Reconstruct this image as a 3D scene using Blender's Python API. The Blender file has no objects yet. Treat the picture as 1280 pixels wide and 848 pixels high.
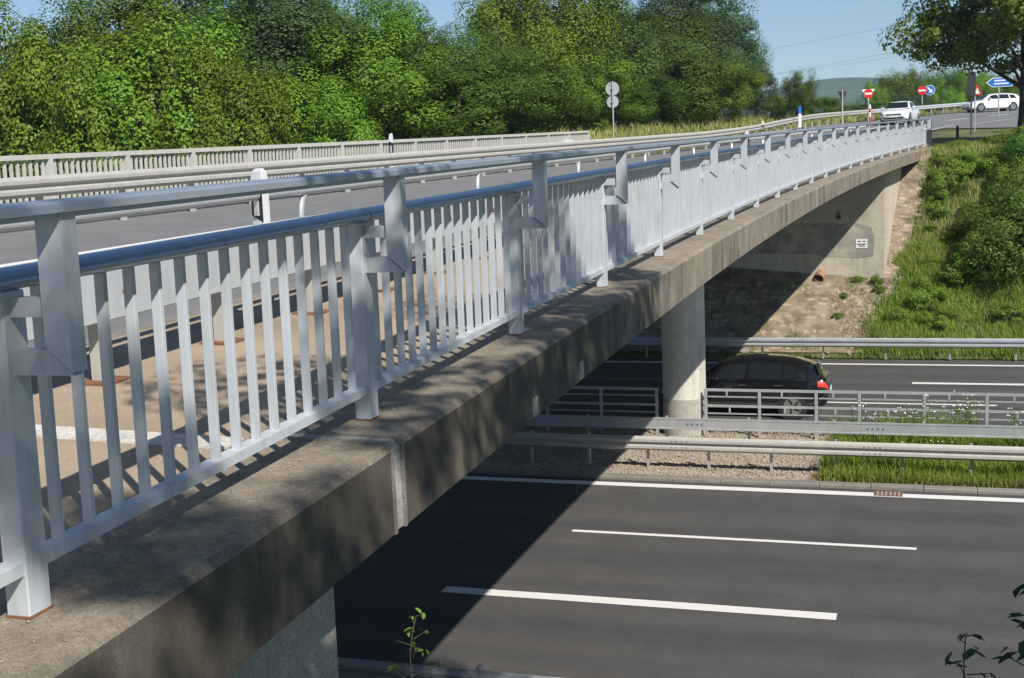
import bpy, bmesh, math, random
import numpy as np
from mathutils import Vector, Matrix, Euler
random.seed(7); RNG = np.random.default_rng(11)
R = math.radians
scene = bpy.context.scene
COL = scene.collection

# ------------------------------------------------------------------ camera
# X runs along the motorway, Y across it, z = 0 is the motorway surface.
FPX, PITCH, ROLL, HEAD, CAMH = 1578.35, 0.13053, 0.03825, 0.31811, 6.522
FW = Vector((-math.sin(HEAD)*math.cos(PITCH), math.cos(HEAD)*math.cos(PITCH), -math.sin(PITCH)))
_r0 = Vector((math.cos(HEAD), math.sin(HEAD), 0)); _u0 = _r0.cross(FW)
CR = math.cos(ROLL)*_r0 - math.sin(ROLL)*_u0
CU = math.sin(ROLL)*_r0 + math.cos(ROLL)*_u0
cd = bpy.data.cameras.new('camera'); cam = bpy.data.objects.new('camera', cd); COL.objects.link(cam)
cd.sensor_width = 36; cd.lens = 36*FPX/1280; cd.clip_start = 0.05; cd.clip_end = 12000
m3 = Matrix((CR, CU, -FW)).transposed()
cam.matrix_world = Matrix.Translation((0, 0, CAMH)) @ m3.to_4x4()
scene.camera = cam

# ------------------------------------------------------------------ world, sun, exposure
SUN = Vector((0.80, -0.75, 1.0)).normalized()
w = bpy.data.worlds.new('World'); scene.world = w; w.use_nodes = True
nt = w.node_tree; bg = nt.nodes['Background']
sky = nt.nodes.new('ShaderNodeTexSky'); sky.sky_type = 'NISHITA'; sky.sun_disc = False
sky.sun_elevation = math.asin(SUN.z); sky.sun_rotation = math.atan2(SUN.x, SUN.y)
sky.air_density = 1.0; sky.dust_density = 0.15; sky.ozone_density = 4.0; sky.altitude = 200
nt.links.new(sky.outputs[0], bg.inputs[0]); bg.inputs[1].default_value = 0.083
sl = bpy.data.lights.new('sun', 'SUN'); sl.energy = 5.0; sl.angle = R(0.53); sl.color = (1.0, 0.945, 0.86)
so = bpy.data.objects.new('sun', sl); COL.objects.link(so)
so.rotation_euler = SUN.to_track_quat('Z', 'Y').to_euler(); so.location = (30, -30, 60)
vs = scene.view_settings; vs.view_transform = 'Standard'; vs.look = 'None'; vs.exposure = 0.27; vs.gamma = 1.0
vs.use_curve_mapping = False

scene.render.engine = 'CYCLES'; cy = scene.cycles; cy.max_bounces = 6; cy.diffuse_bounces = 3; cy.glossy_bounces = 3; cy.transmission_bounces = 3; cy.volume_bounces = 0; cy.transparent_max_bounces = 4
# ------------------------------------------------------------------ material helpers
MATS = {}
def newmat(name):
    m = bpy.data.materials.new(name); m.use_nodes = True; MATS[name] = m
    return m, m.node_tree, m.node_tree.nodes['Principled BSDF']
def N(t, typ, **kw):
    n = t.nodes.new(typ)
    for k, v in kw.items():
        if k == 'in_':
            for a, b in v.items(): n.inputs[a].default_value = b
        else: setattr(n, k, v)
    return n
def ramp(t, fac, stops):
    n = t.nodes.new('ShaderNodeValToRGB'); e = n.color_ramp.elements
    while len(e) < len(stops): e.new(0.5)
    for el, (p, c) in zip(e, stops):
        el.position = p; el.color = (*c, 1) if len(c) == 3 else c
    t.links.new(fac, n.inputs[0]); return n.outputs[0]
def pos(t, scale=(1, 1, 1), obj=False):
    if obj: src = N(t, 'ShaderNodeTexCoord').outputs['Object']
    else: src = N(t, 'ShaderNodeNewGeometry').outputs['Position']
    mp = N(t, 'ShaderNodeMapping'); mp.inputs['Scale'].default_value = scale
    t.links.new(src, mp.inputs[0]); return mp.outputs[0]
def noise(t, vec, scale, detail=4, rough=0.55):
    n = N(t, 'ShaderNodeTexNoise', in_={'Scale': scale, 'Detail': detail, 'Roughness': rough})
    t.links.new(vec, n.inputs['Vector']); return n.outputs['Fac']
def mix(t, fac, a, b, mode='MIX'):
    n = N(t, 'ShaderNodeMix', data_type='RGBA', blend_type=mode)
    for sock, v in ((0, fac), (6, a), (7, b)):
        if isinstance(v, (int, float)): n.inputs[sock].default_value = v
        elif isinstance(v, tuple): n.inputs[sock].default_value = (*v, 1)
        else: t.links.new(v, n.inputs[sock])
    return n.outputs[2]
def bump(t, bsdf, h, strength=0.3, dist=0.01):
    b = N(t, 'ShaderNodeBump', in_={'Strength': strength, 'Distance': dist})
    t.links.new(h, b.inputs['Height']); t.links.new(b.outputs[0], bsdf.inputs['Normal'])
def simple(name, col, rough=0.6, metal=0.0, var=0.12, scale=6.0, obj=False, spec=0.5, coat=0.0, bmp=0.0):
    m, t, b = newmat(name); v = pos(t, obj=obj)
    n = noise(t, v, scale, 5)
    c0 = tuple(x*(1-var) for x in col); c1 = tuple(min(1, x*(1+var)) for x in col)
    t.links.new(ramp(t, n, [(0.3, c0), (0.7, c1)]), b.inputs['Base Color'])
    b.inputs['Roughness'].default_value = rough; b.inputs['Metallic'].default_value = metal
    b.inputs['Specular IOR Level'].default_value = spec
    if coat: b.inputs['Coat Weight'].default_value = coat; b.inputs['Coat Roughness'].default_value = 0.04
    if bmp: bump(t, b, noise(t, v, scale*8, 3), bmp, 0.005)
    return m

# galvanised / painted railing steel with faint dirt
def steel(name, col, rough, metal, dirt=0.25):
    m, t, b = newmat(name); v = pos(t)
    n1 = noise(t, v, 3.0, 6, 0.65); n2 = noise(t, pos(t, (9, 9, 1.2)), 2.2, 5, 0.6)
    c = ramp(t, n1, [(0.25, tuple(x*0.86 for x in col)), (0.75, col)])
    d = ramp(t, n2, [(0.47, (0, 0, 0)), (0.74, (1, 1, 1))])
    dm = N(t, 'ShaderNodeMath', operation='MULTIPLY'); t.links.new(d, dm.inputs[0]); dm.inputs[1].default_value = dirt
    c = mix(t, dm.outputs[0], c, (col[0]*0.6, col[1]*0.57, col[2]*0.5))
    t.links.new(c, b.inputs['Base Color'])
    rr = ramp(t, n1, [(0.2, (rough*0.8,)*3), (0.8, (min(1, rough*1.25),)*3)]); t.links.new(rr, b.inputs['Roughness'])
    b.inputs['Metallic'].default_value = metal
    return m
steel('rail_paint', (0.58, 0.62, 0.66), 0.48, 0.13, 0.5)
steel('hand_metal', (0.40, 0.47, 0.57), 0.28, 0.75)
steel('top_metal', (0.40, 0.46, 0.54), 0.38, 0.45)
steel('far_paint', (0.56, 0.55, 0.505), 0.6, 0.0, 0.4)
steel('zinc', (0.50, 0.52, 0.53), 0.45, 0.35, 0.35)
steel('zinc_pale', (0.60, 0.63, 0.66), 0.42, 0.25, 0.3)
steel('zinc_warm', (0.50, 0.485, 0.445), 0.55, 0.1, 0.4)
simple('rust', (0.20, 0.09, 0.045), 0.9, 0, 0.4, 25)
simple('dark_steel', (0.06, 0.065, 0.07), 0.6, 0.3)
simple('white_plastic', (0.80, 0.80, 0.79), 0.45, 0, 0.05)
simple('black_plastic', (0.02, 0.02, 0.022), 0.45, 0, 0.1)
simple('reflector', (0.75, 0.78, 0.8), 0.15, 0.4, 0.05)
simple('sign_red', (0.62, 0.03, 0.03), 0.4, 0, 0.05)
simple('sign_blue', (0.02, 0.16, 0.62), 0.4, 0, 0.05)
simple('sign_white', (0.82, 0.82, 0.82), 0.4, 0, 0.03)
simple('sign_back', (0.40, 0.43, 0.45), 0.5, 0.3, 0.1)
simple('signal_dark', (0.035, 0.05, 0.05), 0.6, 0, 0.1)
simple('ink', (0.06, 0.06, 0.065), 0.6, 0, 0.1)
simple('car_white', (0.80, 0.81, 0.82), 0.28, 0, 0.02, coat=0.8)
simple('car_black', (0.008, 0.008, 0.010), 0.2, 0.1, 0.1, coat=1.0)
simple('car_glass', (0.012, 0.016, 0.018), 0.06, 0, 0.1, spec=0.7)
simple('tyre', (0.02, 0.02, 0.02), 0.85, 0, 0.1)
simple('alloy', (0.45, 0.46, 0.47), 0.3, 0.8, 0.05)
simple('lamp_glass', (0.55, 0.58, 0.6), 0.1, 0.2, 0.05)
simple('lamp_red', (0.45, 0.012, 0.010), 0.12, 0, 0.05, coat=1.0)
m_, t_, b_ = newmat('brake_glow'); b_.inputs['Base Color'].default_value = (0.5, 0.01, 0.01, 1)
b_.inputs['Emission Color'].default_value = (1, 0.03, 0.02, 1); b_.inputs['Emission Strength'].default_value = 0.9
simple('chrome', (0.6, 0.6, 0.6), 0.15, 1.0, 0.05)
simple('bark', (0.10, 0.075, 0.05), 0.95, 0, 0.35, 8, bmp=0.8)
simple('bark_dark', (0.055, 0.045, 0.035), 0.95, 0, 0.35, 8, bmp=0.8)
simple('clay', (0.30, 0.17, 0.10), 0.85, 0, 0.2)

def concrete(name, base, streak, dark, blotch=0.25, algae_shade=False):
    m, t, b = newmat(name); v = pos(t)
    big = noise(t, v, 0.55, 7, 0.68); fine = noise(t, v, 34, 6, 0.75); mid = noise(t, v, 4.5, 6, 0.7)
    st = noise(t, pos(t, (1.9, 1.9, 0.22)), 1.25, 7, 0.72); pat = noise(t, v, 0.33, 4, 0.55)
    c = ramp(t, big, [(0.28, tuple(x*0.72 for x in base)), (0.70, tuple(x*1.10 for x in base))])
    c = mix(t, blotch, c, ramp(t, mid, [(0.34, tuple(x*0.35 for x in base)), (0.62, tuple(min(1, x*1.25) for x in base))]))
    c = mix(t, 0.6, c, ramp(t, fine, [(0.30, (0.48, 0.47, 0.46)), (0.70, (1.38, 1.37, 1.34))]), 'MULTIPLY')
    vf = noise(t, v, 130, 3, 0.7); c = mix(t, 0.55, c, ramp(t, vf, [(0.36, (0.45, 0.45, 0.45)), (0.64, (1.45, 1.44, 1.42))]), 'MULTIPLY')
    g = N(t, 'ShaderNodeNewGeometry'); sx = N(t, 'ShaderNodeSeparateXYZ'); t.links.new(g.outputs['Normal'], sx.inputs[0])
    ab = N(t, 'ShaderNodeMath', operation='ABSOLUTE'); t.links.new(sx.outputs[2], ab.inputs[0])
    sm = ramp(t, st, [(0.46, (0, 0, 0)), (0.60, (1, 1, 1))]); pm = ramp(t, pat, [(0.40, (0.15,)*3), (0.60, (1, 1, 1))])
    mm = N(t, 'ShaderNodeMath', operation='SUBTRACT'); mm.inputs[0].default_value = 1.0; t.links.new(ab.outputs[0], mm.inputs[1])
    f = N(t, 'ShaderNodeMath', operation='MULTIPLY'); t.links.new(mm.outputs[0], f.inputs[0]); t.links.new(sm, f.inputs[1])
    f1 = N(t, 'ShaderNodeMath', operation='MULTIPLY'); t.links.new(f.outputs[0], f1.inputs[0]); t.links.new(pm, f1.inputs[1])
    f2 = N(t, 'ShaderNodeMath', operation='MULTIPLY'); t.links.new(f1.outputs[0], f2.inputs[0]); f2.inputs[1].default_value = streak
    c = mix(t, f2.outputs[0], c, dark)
    if algae_shade:   # old algae stain plus painted tree shade, heaviest towards the near end
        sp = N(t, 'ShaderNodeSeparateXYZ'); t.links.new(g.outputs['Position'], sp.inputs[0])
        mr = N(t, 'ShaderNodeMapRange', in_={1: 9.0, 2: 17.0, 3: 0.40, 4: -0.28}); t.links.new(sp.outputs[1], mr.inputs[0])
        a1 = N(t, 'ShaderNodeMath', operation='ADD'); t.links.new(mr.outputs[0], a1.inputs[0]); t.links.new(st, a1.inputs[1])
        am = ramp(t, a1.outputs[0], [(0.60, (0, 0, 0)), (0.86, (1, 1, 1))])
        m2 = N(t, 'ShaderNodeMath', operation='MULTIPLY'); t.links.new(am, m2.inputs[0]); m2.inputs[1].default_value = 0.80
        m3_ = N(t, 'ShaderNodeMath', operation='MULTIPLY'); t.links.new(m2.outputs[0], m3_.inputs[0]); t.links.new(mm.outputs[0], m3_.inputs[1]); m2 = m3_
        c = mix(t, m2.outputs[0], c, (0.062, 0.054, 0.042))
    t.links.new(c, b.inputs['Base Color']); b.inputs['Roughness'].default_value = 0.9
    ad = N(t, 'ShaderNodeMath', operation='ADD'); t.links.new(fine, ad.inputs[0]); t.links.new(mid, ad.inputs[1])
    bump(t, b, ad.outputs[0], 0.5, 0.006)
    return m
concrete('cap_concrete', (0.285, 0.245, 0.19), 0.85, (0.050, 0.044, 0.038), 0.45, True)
concrete('wall_concrete', (0.60, 0.55, 0.45), 0.4, (0.24, 0.21, 0.16), 0.15)
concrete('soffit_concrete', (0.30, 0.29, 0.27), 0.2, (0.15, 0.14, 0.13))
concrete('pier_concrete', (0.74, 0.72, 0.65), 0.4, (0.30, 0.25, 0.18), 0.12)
concrete('joint_mortar', (0.46, 0.44, 0.40), 0.15, (0.25, 0.24, 0.22))
concrete('joint_pale', (0.66, 0.64, 0.60), 0.1, (0.35, 0.33, 0.3))
concrete('kerb_stone', (0.27, 0.25, 0.22), 0.2, (0.2, 0.18, 0.16))
m, t, b = newmat('wall_patch'); v = pos(t)
c = ramp(t, noise(t, v, 1.3, 7, 0.65), [(0.36, (0.46, 0.42, 0.34)), (0.50, (0.31, 0.29, 0.25)), (0.7, (0.22, 0.21, 0.19))])
t.links.new(c, b.inputs['Base Color']); b.inputs['Roughness'].default_value = 0.9

def asphalt(name, col, streak=True, spec=0.4):
    m, t, b = newmat(name); v = pos(t)
    fine = noise(t, v, 85, 3, 0.8); mid = noise(t, v, 1.3, 6, 0.6)
    c = ramp(t, mid, [(0.3, tuple(x*0.86 for x in col)), (0.72, tuple(x*1.1 for x in col))])
    if streak:
        s1 = noise(t, pos(t, (0.035, 1.15, 1)), 1.0, 4, 0.6)
        c = mix(t, 0.7, c, ramp(t, s1, [(0.33, (0.74, 0.74, 0.76)), (0.66, (1.14, 1.12, 1.09))]), 'MULTIPLY')
        wv = N(t, 'ShaderNodeTexWave', wave_type='BANDS', bands_direction='Y', in_={'Scale': 0.18, 'Distortion': 0.6, 'Detail': 2.0}); t.links.new(v, wv.inputs['Vector'])
        c = mix(t, 0.5, c, ramp(t, wv.outputs['Fac'], [(0.2, (1.06, 1.05, 1.04)), (0.85, (0.80, 0.80, 0.82))]), 'MULTIPLY')
        c = mix(t, 0.5, c, ramp(t, noise(t, v, 16, 5, 0.8), [(0.36, (0.72, 0.72, 0.72)), (0.64, (1.26, 1.26, 1.25))]), 'MULTIPLY')
        c = mix(t, 0.6, c, ramp(t, noise(t, pos(t, (0.5, 1.6, 1)), 0.9, 6, 0.7), [(0.60, (1, 1, 1)), (0.74, (0.72, 0.72, 0.73))]), 'MULTIPLY')
    c = mix(t, 0.35, c, ramp(t, fine, [(0.35, (0.45, 0.45, 0.45)), (0.7, (1.5, 1.5, 1.48))]), 'MULTIPLY')
    t.links.new(c, b.inputs['Base Color']); b.inputs['Roughness'].default_value = 0.85
    b.inputs['Specular IOR Level'].default_value = spec
    bump(t, b, fine, 0.3, 0.004)
asphalt('asphalt_motorway', (0.088, 0.086, 0.085))
asphalt('asphalt_road', (0.19, 0.189, 0.187), False)

m, t, b = newmat('sidewalk_grit'); v = pos(t)
c = ramp(t, noise(t, v, 1.1, 6, 0.6), [(0.3, (0.30, 0.235, 0.165)), (0.7, (0.45, 0.36, 0.26))])
c = mix(t, 0.45, c, ramp(t, noise(t, v, 70, 4, 0.8), [(0.35, (0.5, 0.48, 0.45)), (0.7, (1.35, 1.33, 1.3))]), 'MULTIPLY')
t.links.new(c, b.inputs['Base Color']); b.inputs['Roughness'].default_value = 0.95; bump(t, b, noise(t, v, 70, 4, 0.8), 0.4, 0.004)

def paint(name, worn):
    m, t, b = newmat(name); v = pos(t)
    n = noise(t, v, 26, 6, 0.75); n2 = noise(t, v, 1.5, 4)
    ad = N(t, 'ShaderNodeMath', operation='ADD'); t.links.new(n, ad.inputs[0])
    ml = N(t, 'ShaderNodeMath', operation='MULTIPLY'); t.links.new(n2, ml.inputs[0]); ml.inputs[1].default_value = 0.5
    t.links.new(ml.outputs[0], ad.inputs[1])
    f = ramp(t, ad.outputs[0], [(worn, (0, 0, 0)), (worn+0.05, (1, 1, 1))])
    c = mix(t, f, (0.16, 0.155, 0.15), (0.72, 0.71, 0.68)); t.links.new(c, b.inputs['Base Color'])
    b.inputs['Roughness'].default_value = 0.7
paint('line_paint', 0.50); paint('line_worn', 0.62)

m, t, b = newmat('earth'); v = pos(t)
n = noise(t, v, 0.35, 7, 0.65); n2 = noise(t, v, 9, 6, 0.7)
c = ramp(t, n, [(0.30, (0.055, 0.085, 0.022)), (0.52, (0.11, 0.125, 0.04)), (0.70, (0.24, 0.20, 0.10))])
c = mix(t, 0.6, c, ramp(t, n2, [(0.3, (0.35, 0.35, 0.35)), (0.7, (1.3, 1.3, 1.2))]), 'MULTIPLY')
t.links.new(c, b.inputs['Base Color']); b.inputs['Roughness'].default_value = 1.0; bump(t, b, n2, 0.6, 0.05)
m, t, b = newmat('gravel'); v = pos(t)
c = ramp(t, noise(t, v, 14, 6, 0.8), [(0.3, (0.20, 0.17, 0.14)), (0.7, (0.52, 0.45, 0.38))])
t.links.new(c, b.inputs['Base Color']); b.inputs['Roughness'].default_value = 1.0; bump(t, b, noise(t, v, 14, 6, 0.8), 0.6, 0.02)
m, t, b = newmat('rubble'); v = pos(t)
n = noise(t, v, 2.2, 6, 0.7); g = N(t, 'ShaderNodeNewGeometry')
c = ramp(t, n, [(0.3, (0.20, 0.165, 0.125)), (0.7, (0.44, 0.37, 0.28))])
c = mix(t, 0.6, c, ramp(t, g.outputs['Random Per Island'], [(0, (0.72, 0.72, 0.72)), (1, (1.2, 1.18, 1.12))]), 'MULTIPLY')
t.links.new(c, b.inputs['Base Color']); b.inputs['Roughness'].default_value = 0.95
simple('mortar', (0.225, 0.18, 0.125), 0.95, 0, 0.45, 2.2)

def leaf(name, a, bcol, trans=0.35, rough=0.5):
    m, t, b = newmat(name)
    oi = N(t, 'ShaderNodeObjectInfo'); g = N(t, 'ShaderNodeNewGeometry'); v = pos(t)
    n = noise(t, v, 0.35, 4, 0.6)
    ad = N(t, 'ShaderNodeMath', operation='MULTIPLY_ADD'); t.links.new(g.outputs['Random Per Island'], ad.inputs[0])
    ad.inputs[1].default_value = 0.5; t.links.new(n, ad.inputs[2])
    c = ramp(t, ad.outputs[0], [(0.30, a), (1.0, bcol)])
    hs = N(t, 'ShaderNodeHueSaturation'); t.links.new(c, hs.inputs['Color'])
    mr = N(t, 'ShaderNodeMapRange', in_={3: 0.476, 4: 0.514}); t.links.new(oi.outputs['Random'], mr.inputs[0]); t.links.new(mr.outputs[0], hs.inputs['Hue'])
    mr2 = N(t, 'ShaderNodeMapRange', in_={3: 0.80, 4: 1.32}); t.links.new(oi.outputs['Random'], mr2.inputs[0]); t.links.new(mr2.outputs[0], hs.inputs['Value'])
    t.links.new(hs.outputs[0], b.inputs['Base Color']); b.inputs['Roughness'].default_value = rough
    b.inputs['Specular IOR Level'].default_value = 0.25
    tr = N(t, 'ShaderNodeBsdfTranslucent'); t.links.new(hs.outputs[0], tr.inputs[0])
    mx = N(t, 'ShaderNodeMixShader', in_={0: trans}); t.links.new(b.outputs[0], mx.inputs[1]); t.links.new(tr.outputs[0], mx.inputs[2])
    t.links.new(mx.outputs[0], t.nodes['Material Output'].inputs[0])
leaf('leaf_mid', (0.058, 0.128, 0.018), (0.130, 0.238, 0.034))
leaf('leaf_light', (0.090, 0.172, 0.014), (0.195, 0.305, 0.032))
leaf('leaf_dark', (0.040, 0.090, 0.028), (0.100, 0.170, 0.058))
leaf('leaf_bush', (0.090, 0.175, 0.018), (0.200, 0.310, 0.045))
leaf('grass_green', (0.110, 0.205, 0.018), (0.235, 0.345, 0.050), 0.3, 0.7)
leaf('grass_dry', (0.20, 0.19, 0.06), (0.40, 0.34, 0.15), 0.3, 0.8)
simple('flower_white', (0.75, 0.75, 0.7), 0.7, 0, 0.05)

# ------------------------------------------------------------------ mesh helpers
def world_off(o):
    v = Vector((0, 0, 0))
    while o is not None: v += o.location; o = o.parent
    return v
def tag(o, label=None, cat=None, group=None, kind=None):
    if label: o['label'] = label
    if cat: o['category'] = cat
    if group: o['group'] = group
    if kind: o['kind'] = kind
    return o
def empty(name, loc, rz=0.0, **kw):
    o = bpy.data.objects.new(name, None); COL.objects.link(o); o.location = loc; o.rotation_euler = (0, 0, rz)
    o.empty_display_size = 0.2
    return tag(o, **kw)
class MB:
    def __init__(s): s.v = []; s.f = []; s.mi = []; s.cur = 0
    def add(s, vs, fs):
        k = len(s.v); s.v += [tuple(p) for p in vs]; s.f += [tuple(i+k for i in f) for f in fs]; s.mi += [s.cur]*len(fs); return s
    def box(s, c, size, M=None):
        x, y, z = (d/2 for d in size); P = [Vector((i*x, j*y, k*z)) for i in (-1, 1) for j in (-1, 1) for k in (-1, 1)]
        if M is not None: P = [M @ p for p in P]
        P = [p+Vector(c) for p in P]
        return s.add(P, [(0, 1, 3, 2), (4, 6, 7, 5), (0, 4, 5, 1), (2, 3, 7, 6), (0, 2, 6, 4), (1, 5, 7, 3)])
    def prism(s, poly, h0, h1, fn):
        n = len(poly); V = [fn(a, b, h0) for a, b in poly]+[fn(a, b, h1) for a, b in poly]
        return s.add(V, [tuple(range(n))[::-1], tuple(range(n, 2*n))]+[(i, (i+1) % n, n+(i+1) % n, n+i) for i in range(n)])
    def tube(s, pts, rad, n=8, cap=True):
        pts = [Vector(p) for p in pts]; V = []; F = []
        rads = rad if isinstance(rad, (list, tuple)) else [rad]*len(pts)
        up = Vector((0, 0, 1)); prev = None
        for i, p in enumerate(pts):
            d = (pts[min(i+1, len(pts)-1)]-pts[max(i-1, 0)]).normalized()
            if prev is None:
                a = d.cross(up if abs(d.z) < 0.95 else Vector((1, 0, 0))).normalized()
            else: a = (prev-d*prev.dot(d)).normalized()
            prev = a; bb = d.cross(a)
            V += [p+(a*math.cos(2*math.pi*k/n)+bb*math.sin(2*math.pi*k/n))*rads[i] for k in range(n)]
        for i in range(len(pts)-1):
            F += [(i*n+k, i*n+(k+1) % n, (i+1)*n+(k+1) % n, (i+1)*n+k) for k in range(n)]
        if cap: F += [tuple(range(n))[::-1], tuple(range((len(pts)-1)*n, len(pts)*n))]
        return s.add(V, F)
    def disc(s, c, r, normal, n=20, thick=0.0):
        nz = Vector(normal).normalized(); a = nz.cross(Vector((0, 0, 1)))
        if a.length < 0.01: a = Vector((1, 0, 0))
        a.normalize(); bb = nz.cross(a); c = Vector(c)
        s.prism([(math.cos(2*math.pi*k/n)*r, math.sin(2*math.pi*k/n)*r) for k in range(n)], 0, max(thick, 0.002), lambda p, q, h: c+a*p+bb*q+nz*h); return s
    def build(s, name, mat, parent=None, world=True, smooth=False, recalc=True, bevel=0.0):
        off = world_off(parent) if (parent is not None and world) else Vector((0, 0, 0))
        me = bpy.data.meshes.new(name)
        me.from_pydata([(x-off.x, y-off.y, z-off.z) for x, y, z in s.v], [], s.f)
        for mm in (mat if isinstance(mat, (list, tuple)) else [mat]): me.materials.append(MATS[mm])
        if len(set(s.mi)) > 1: me.polygons.foreach_set('material_index', s.mi)
        if recalc or bevel:
            bm = bmesh.new(); bm.from_mesh(me)
            bmesh.ops.recalc_face_normals(bm, faces=bm.faces)
            if bevel: bmesh.ops.bevel(bm, geom=[e for e in bm.edges], offset=bevel, segments=1, affect='EDGES', clamp_overlap=True)
            bm.to_mesh(me); bm.free()
        if smooth:
            me.polygons.foreach_set('use_smooth', [True]*len(me.polygons))
            try: me.set_sharp_from_angle(angle=R(38))
            except Exception: pass
        o = bpy.data.objects.new(name, me); COL.objects.link(o)
        if parent is not None: o.parent = parent
        return o
def npmesh(name, V, F, mat, parent=None, smooth=False):
    """V (n,3) array, F (m,k) int array"""
    me = bpy.data.meshes.new(name); k = F.shape[1]
    me.vertices.add(len(V)); me.vertices.foreach_set('co', V.astype(np.float32).ravel())
    me.loops.add(F.size); me.loops.foreach_set('vertex_index', F.astype(np.int32).ravel())
    me.polygons.add(len(F)); me.polygons.foreach_set('loop_start', np.arange(0, F.size, k, dtype=np.int32))
    me.update(calc_edges=True); me.validate()
    for mm in (mat if isinstance(mat, (list, tuple)) else [mat]): me.materials.append(MATS[mm])
    if smooth: me.polygons.foreach_set('use_smooth', [True]*len(me.polygons))
    if name.startswith('_'): return me
    o = bpy.data.objects.new(name, me); COL.objects.link(o)
    if parent is not None: o.parent = parent
    return o
def inst(name, me, parent, loc, rot=(0, 0, 0), scale=(1, 1, 1)):
    o = bpy.data.objects.new(name, me); COL.objects.link(o); o.parent = parent
    o.location = loc; o.rotation_euler = rot; o.scale = scale; return o
def mesh_of(mb, name, mat, **kw):
    o = mb.build(name, mat, None, **kw); me = o.data; bpy.data.objects.remove(o); return me

# ------------------------------------------------------------------ the road path
S0, DS = -40.0, 0.25
_s = np.arange(S0, 190, DS)
def _curv(s): return 0.003 if s < 58 else min(0.007, 0.003+(s-58)*0.0004)
_a = np.empty(len(_s)); i0 = int(-S0/DS)
_a[i0] = -0.03243
for i in range(i0, len(_s)-1): _a[i+1] = _a[i]+_curv(_s[i])*DS
for i in range(i0, 0, -1): _a[i-1] = _a[i]-0.003*DS
_x = np.empty(len(_s)); _y = np.empty(len(_s)); _x[i0] = -2.446; _y[i0] = 2.893
for i in range(i0, len(_s)-1):
    am = (_a[i]+_a[i+1])/2; _x[i+1] = _x[i]+math.sin(am)*DS; _y[i+1] = _y[i]+math.cos(am)*DS
for i in range(i0, 0, -1):
    am = (_a[i]+_a[i-1])/2; _x[i-1] = _x[i]-math.sin(am)*DS; _y[i-1] = _y[i]-math.cos(am)*DS
def zprof(s):
    s = np.asarray(s, float); z = 5.3214+0.02776*s+0.00006*s*s
    q = np.clip((s-52)/30, 0, 1); return z+np.where(s > 50, 0.00010*(s-50)**2, 0)+0.45*q*q*(3-2*q)
CROSS = 0.034
def ang(s): return float(np.interp(s, _s, _a))
def D(s, u, dz=0.0):
    a = ang(s); x = float(np.interp(s, _s, _x)); y = float(np.interp(s, _s, _y))
    return Vector((x-u*math.cos(a), y+u*math.sin(a), float(zprof(s))+CROSS*u+dz))
def sweep(mb, prof, s0, s1, step=1.0, zfix=None):
    """closed profile [(u, dz)] along the path"""
    n = max(1, int(round((s1-s0)/step))); k = len(prof); V = []; F = []
    for i in range(n+1):
        s = s0+(s1-s0)*i/n
        V += [D(s, u, dz) for u, dz in prof]
    for i in range(n): F += [(i*k+j, i*k+(j+1) % k, (i+1)*k+(j+1) % k, (i+1)*k+j) for j in range(k)]
    F += [tuple(range(k))[::-1], tuple(range(n*k, n*k+k))]
    return mb.add(V, F)
def strip(mb, u0, u1, dz, s0, s1, step=1.0):
    n = max(1, int(round((s1-s0)/step))); V = []
    for i in range(n+1):
        s = s0+(s1-s0)*i/n; V += [D(s, u0, dz), D(s, u1, dz)]
    return mb.add(V, [(2*i, 2*i+2, 2*i+3, 2*i+1) for i in range(n)])
def ray(px, py):
    d = FW+CR*((px-640)/FPX)+CU*((424-py)/FPX); return d/math.hypot(d.x, d.y)
def nearest(X, Y):
    """nearest path station and offset for arrays"""
    X = np.asarray(X, float); Y = np.asarray(Y, float); st = 8
    sx, sy, sa, ss = _x[::st], _y[::st], _a[::st], _s[::st]
    d = (X[..., None]-sx)**2+(Y[..., None]-sy)**2; k = d.argmin(-1)
    dx = X-sx[k]; dy = Y-sy[k]
    s = ss[k]+dx*np.sin(sa[k])+dy*np.cos(sa[k]); u = -(dx*np.cos(sa[k])-dy*np.sin(sa[k]))
    return s, u
def terrain(X, Y):
    X = np.asarray(X, float); Y = np.asarray(Y, float)
    s, u = nearest(X, Y)
    top = zprof(np.clip(s, 0, 150))+CROSS*np.clip(u, -2, 14)-0.17
    ue = 11.6+np.clip((s-58)*.09, 0, 2.2); top = top+np.where(u > ue, np.clip((u-ue)*0.10, 0, 1.15), 0)
    top = np.where(u < -3.6, top-np.clip((-u-3.6)*0.045, 0, 1.2), top)
    top = top-np.where((s > 88) & (u > 17), np.clip((u-17)*.3, 0, 5.5)*np.clip((s-88)/12, 0, 1), 0)
    bump_ = 0.12*np.sin(X*0.9+Y*0.4)*np.sin(Y*0.7-X*0.3)+0.06*np.sin(X*2.3+1)*np.sin(Y*2.1)
    far = np.minimum((Y-43.5)*0.78, top)
    far = far+np.where((u < -2.0) | (u > 12), bump_*np.clip((Y-44.5)*0.5, 0, 1)*np.where(far < top-0.3, 1, 0.3), 0)
    near = np.minimum((12.6-Y)*0.43, 4.9)
    z = np.where(Y > 43.5, far, np.where(Y < 12.6, near, -0.06))
    return z
def tz(x, y): return float(terrain(np.array([x]), np.array([y]))[0])

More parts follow.
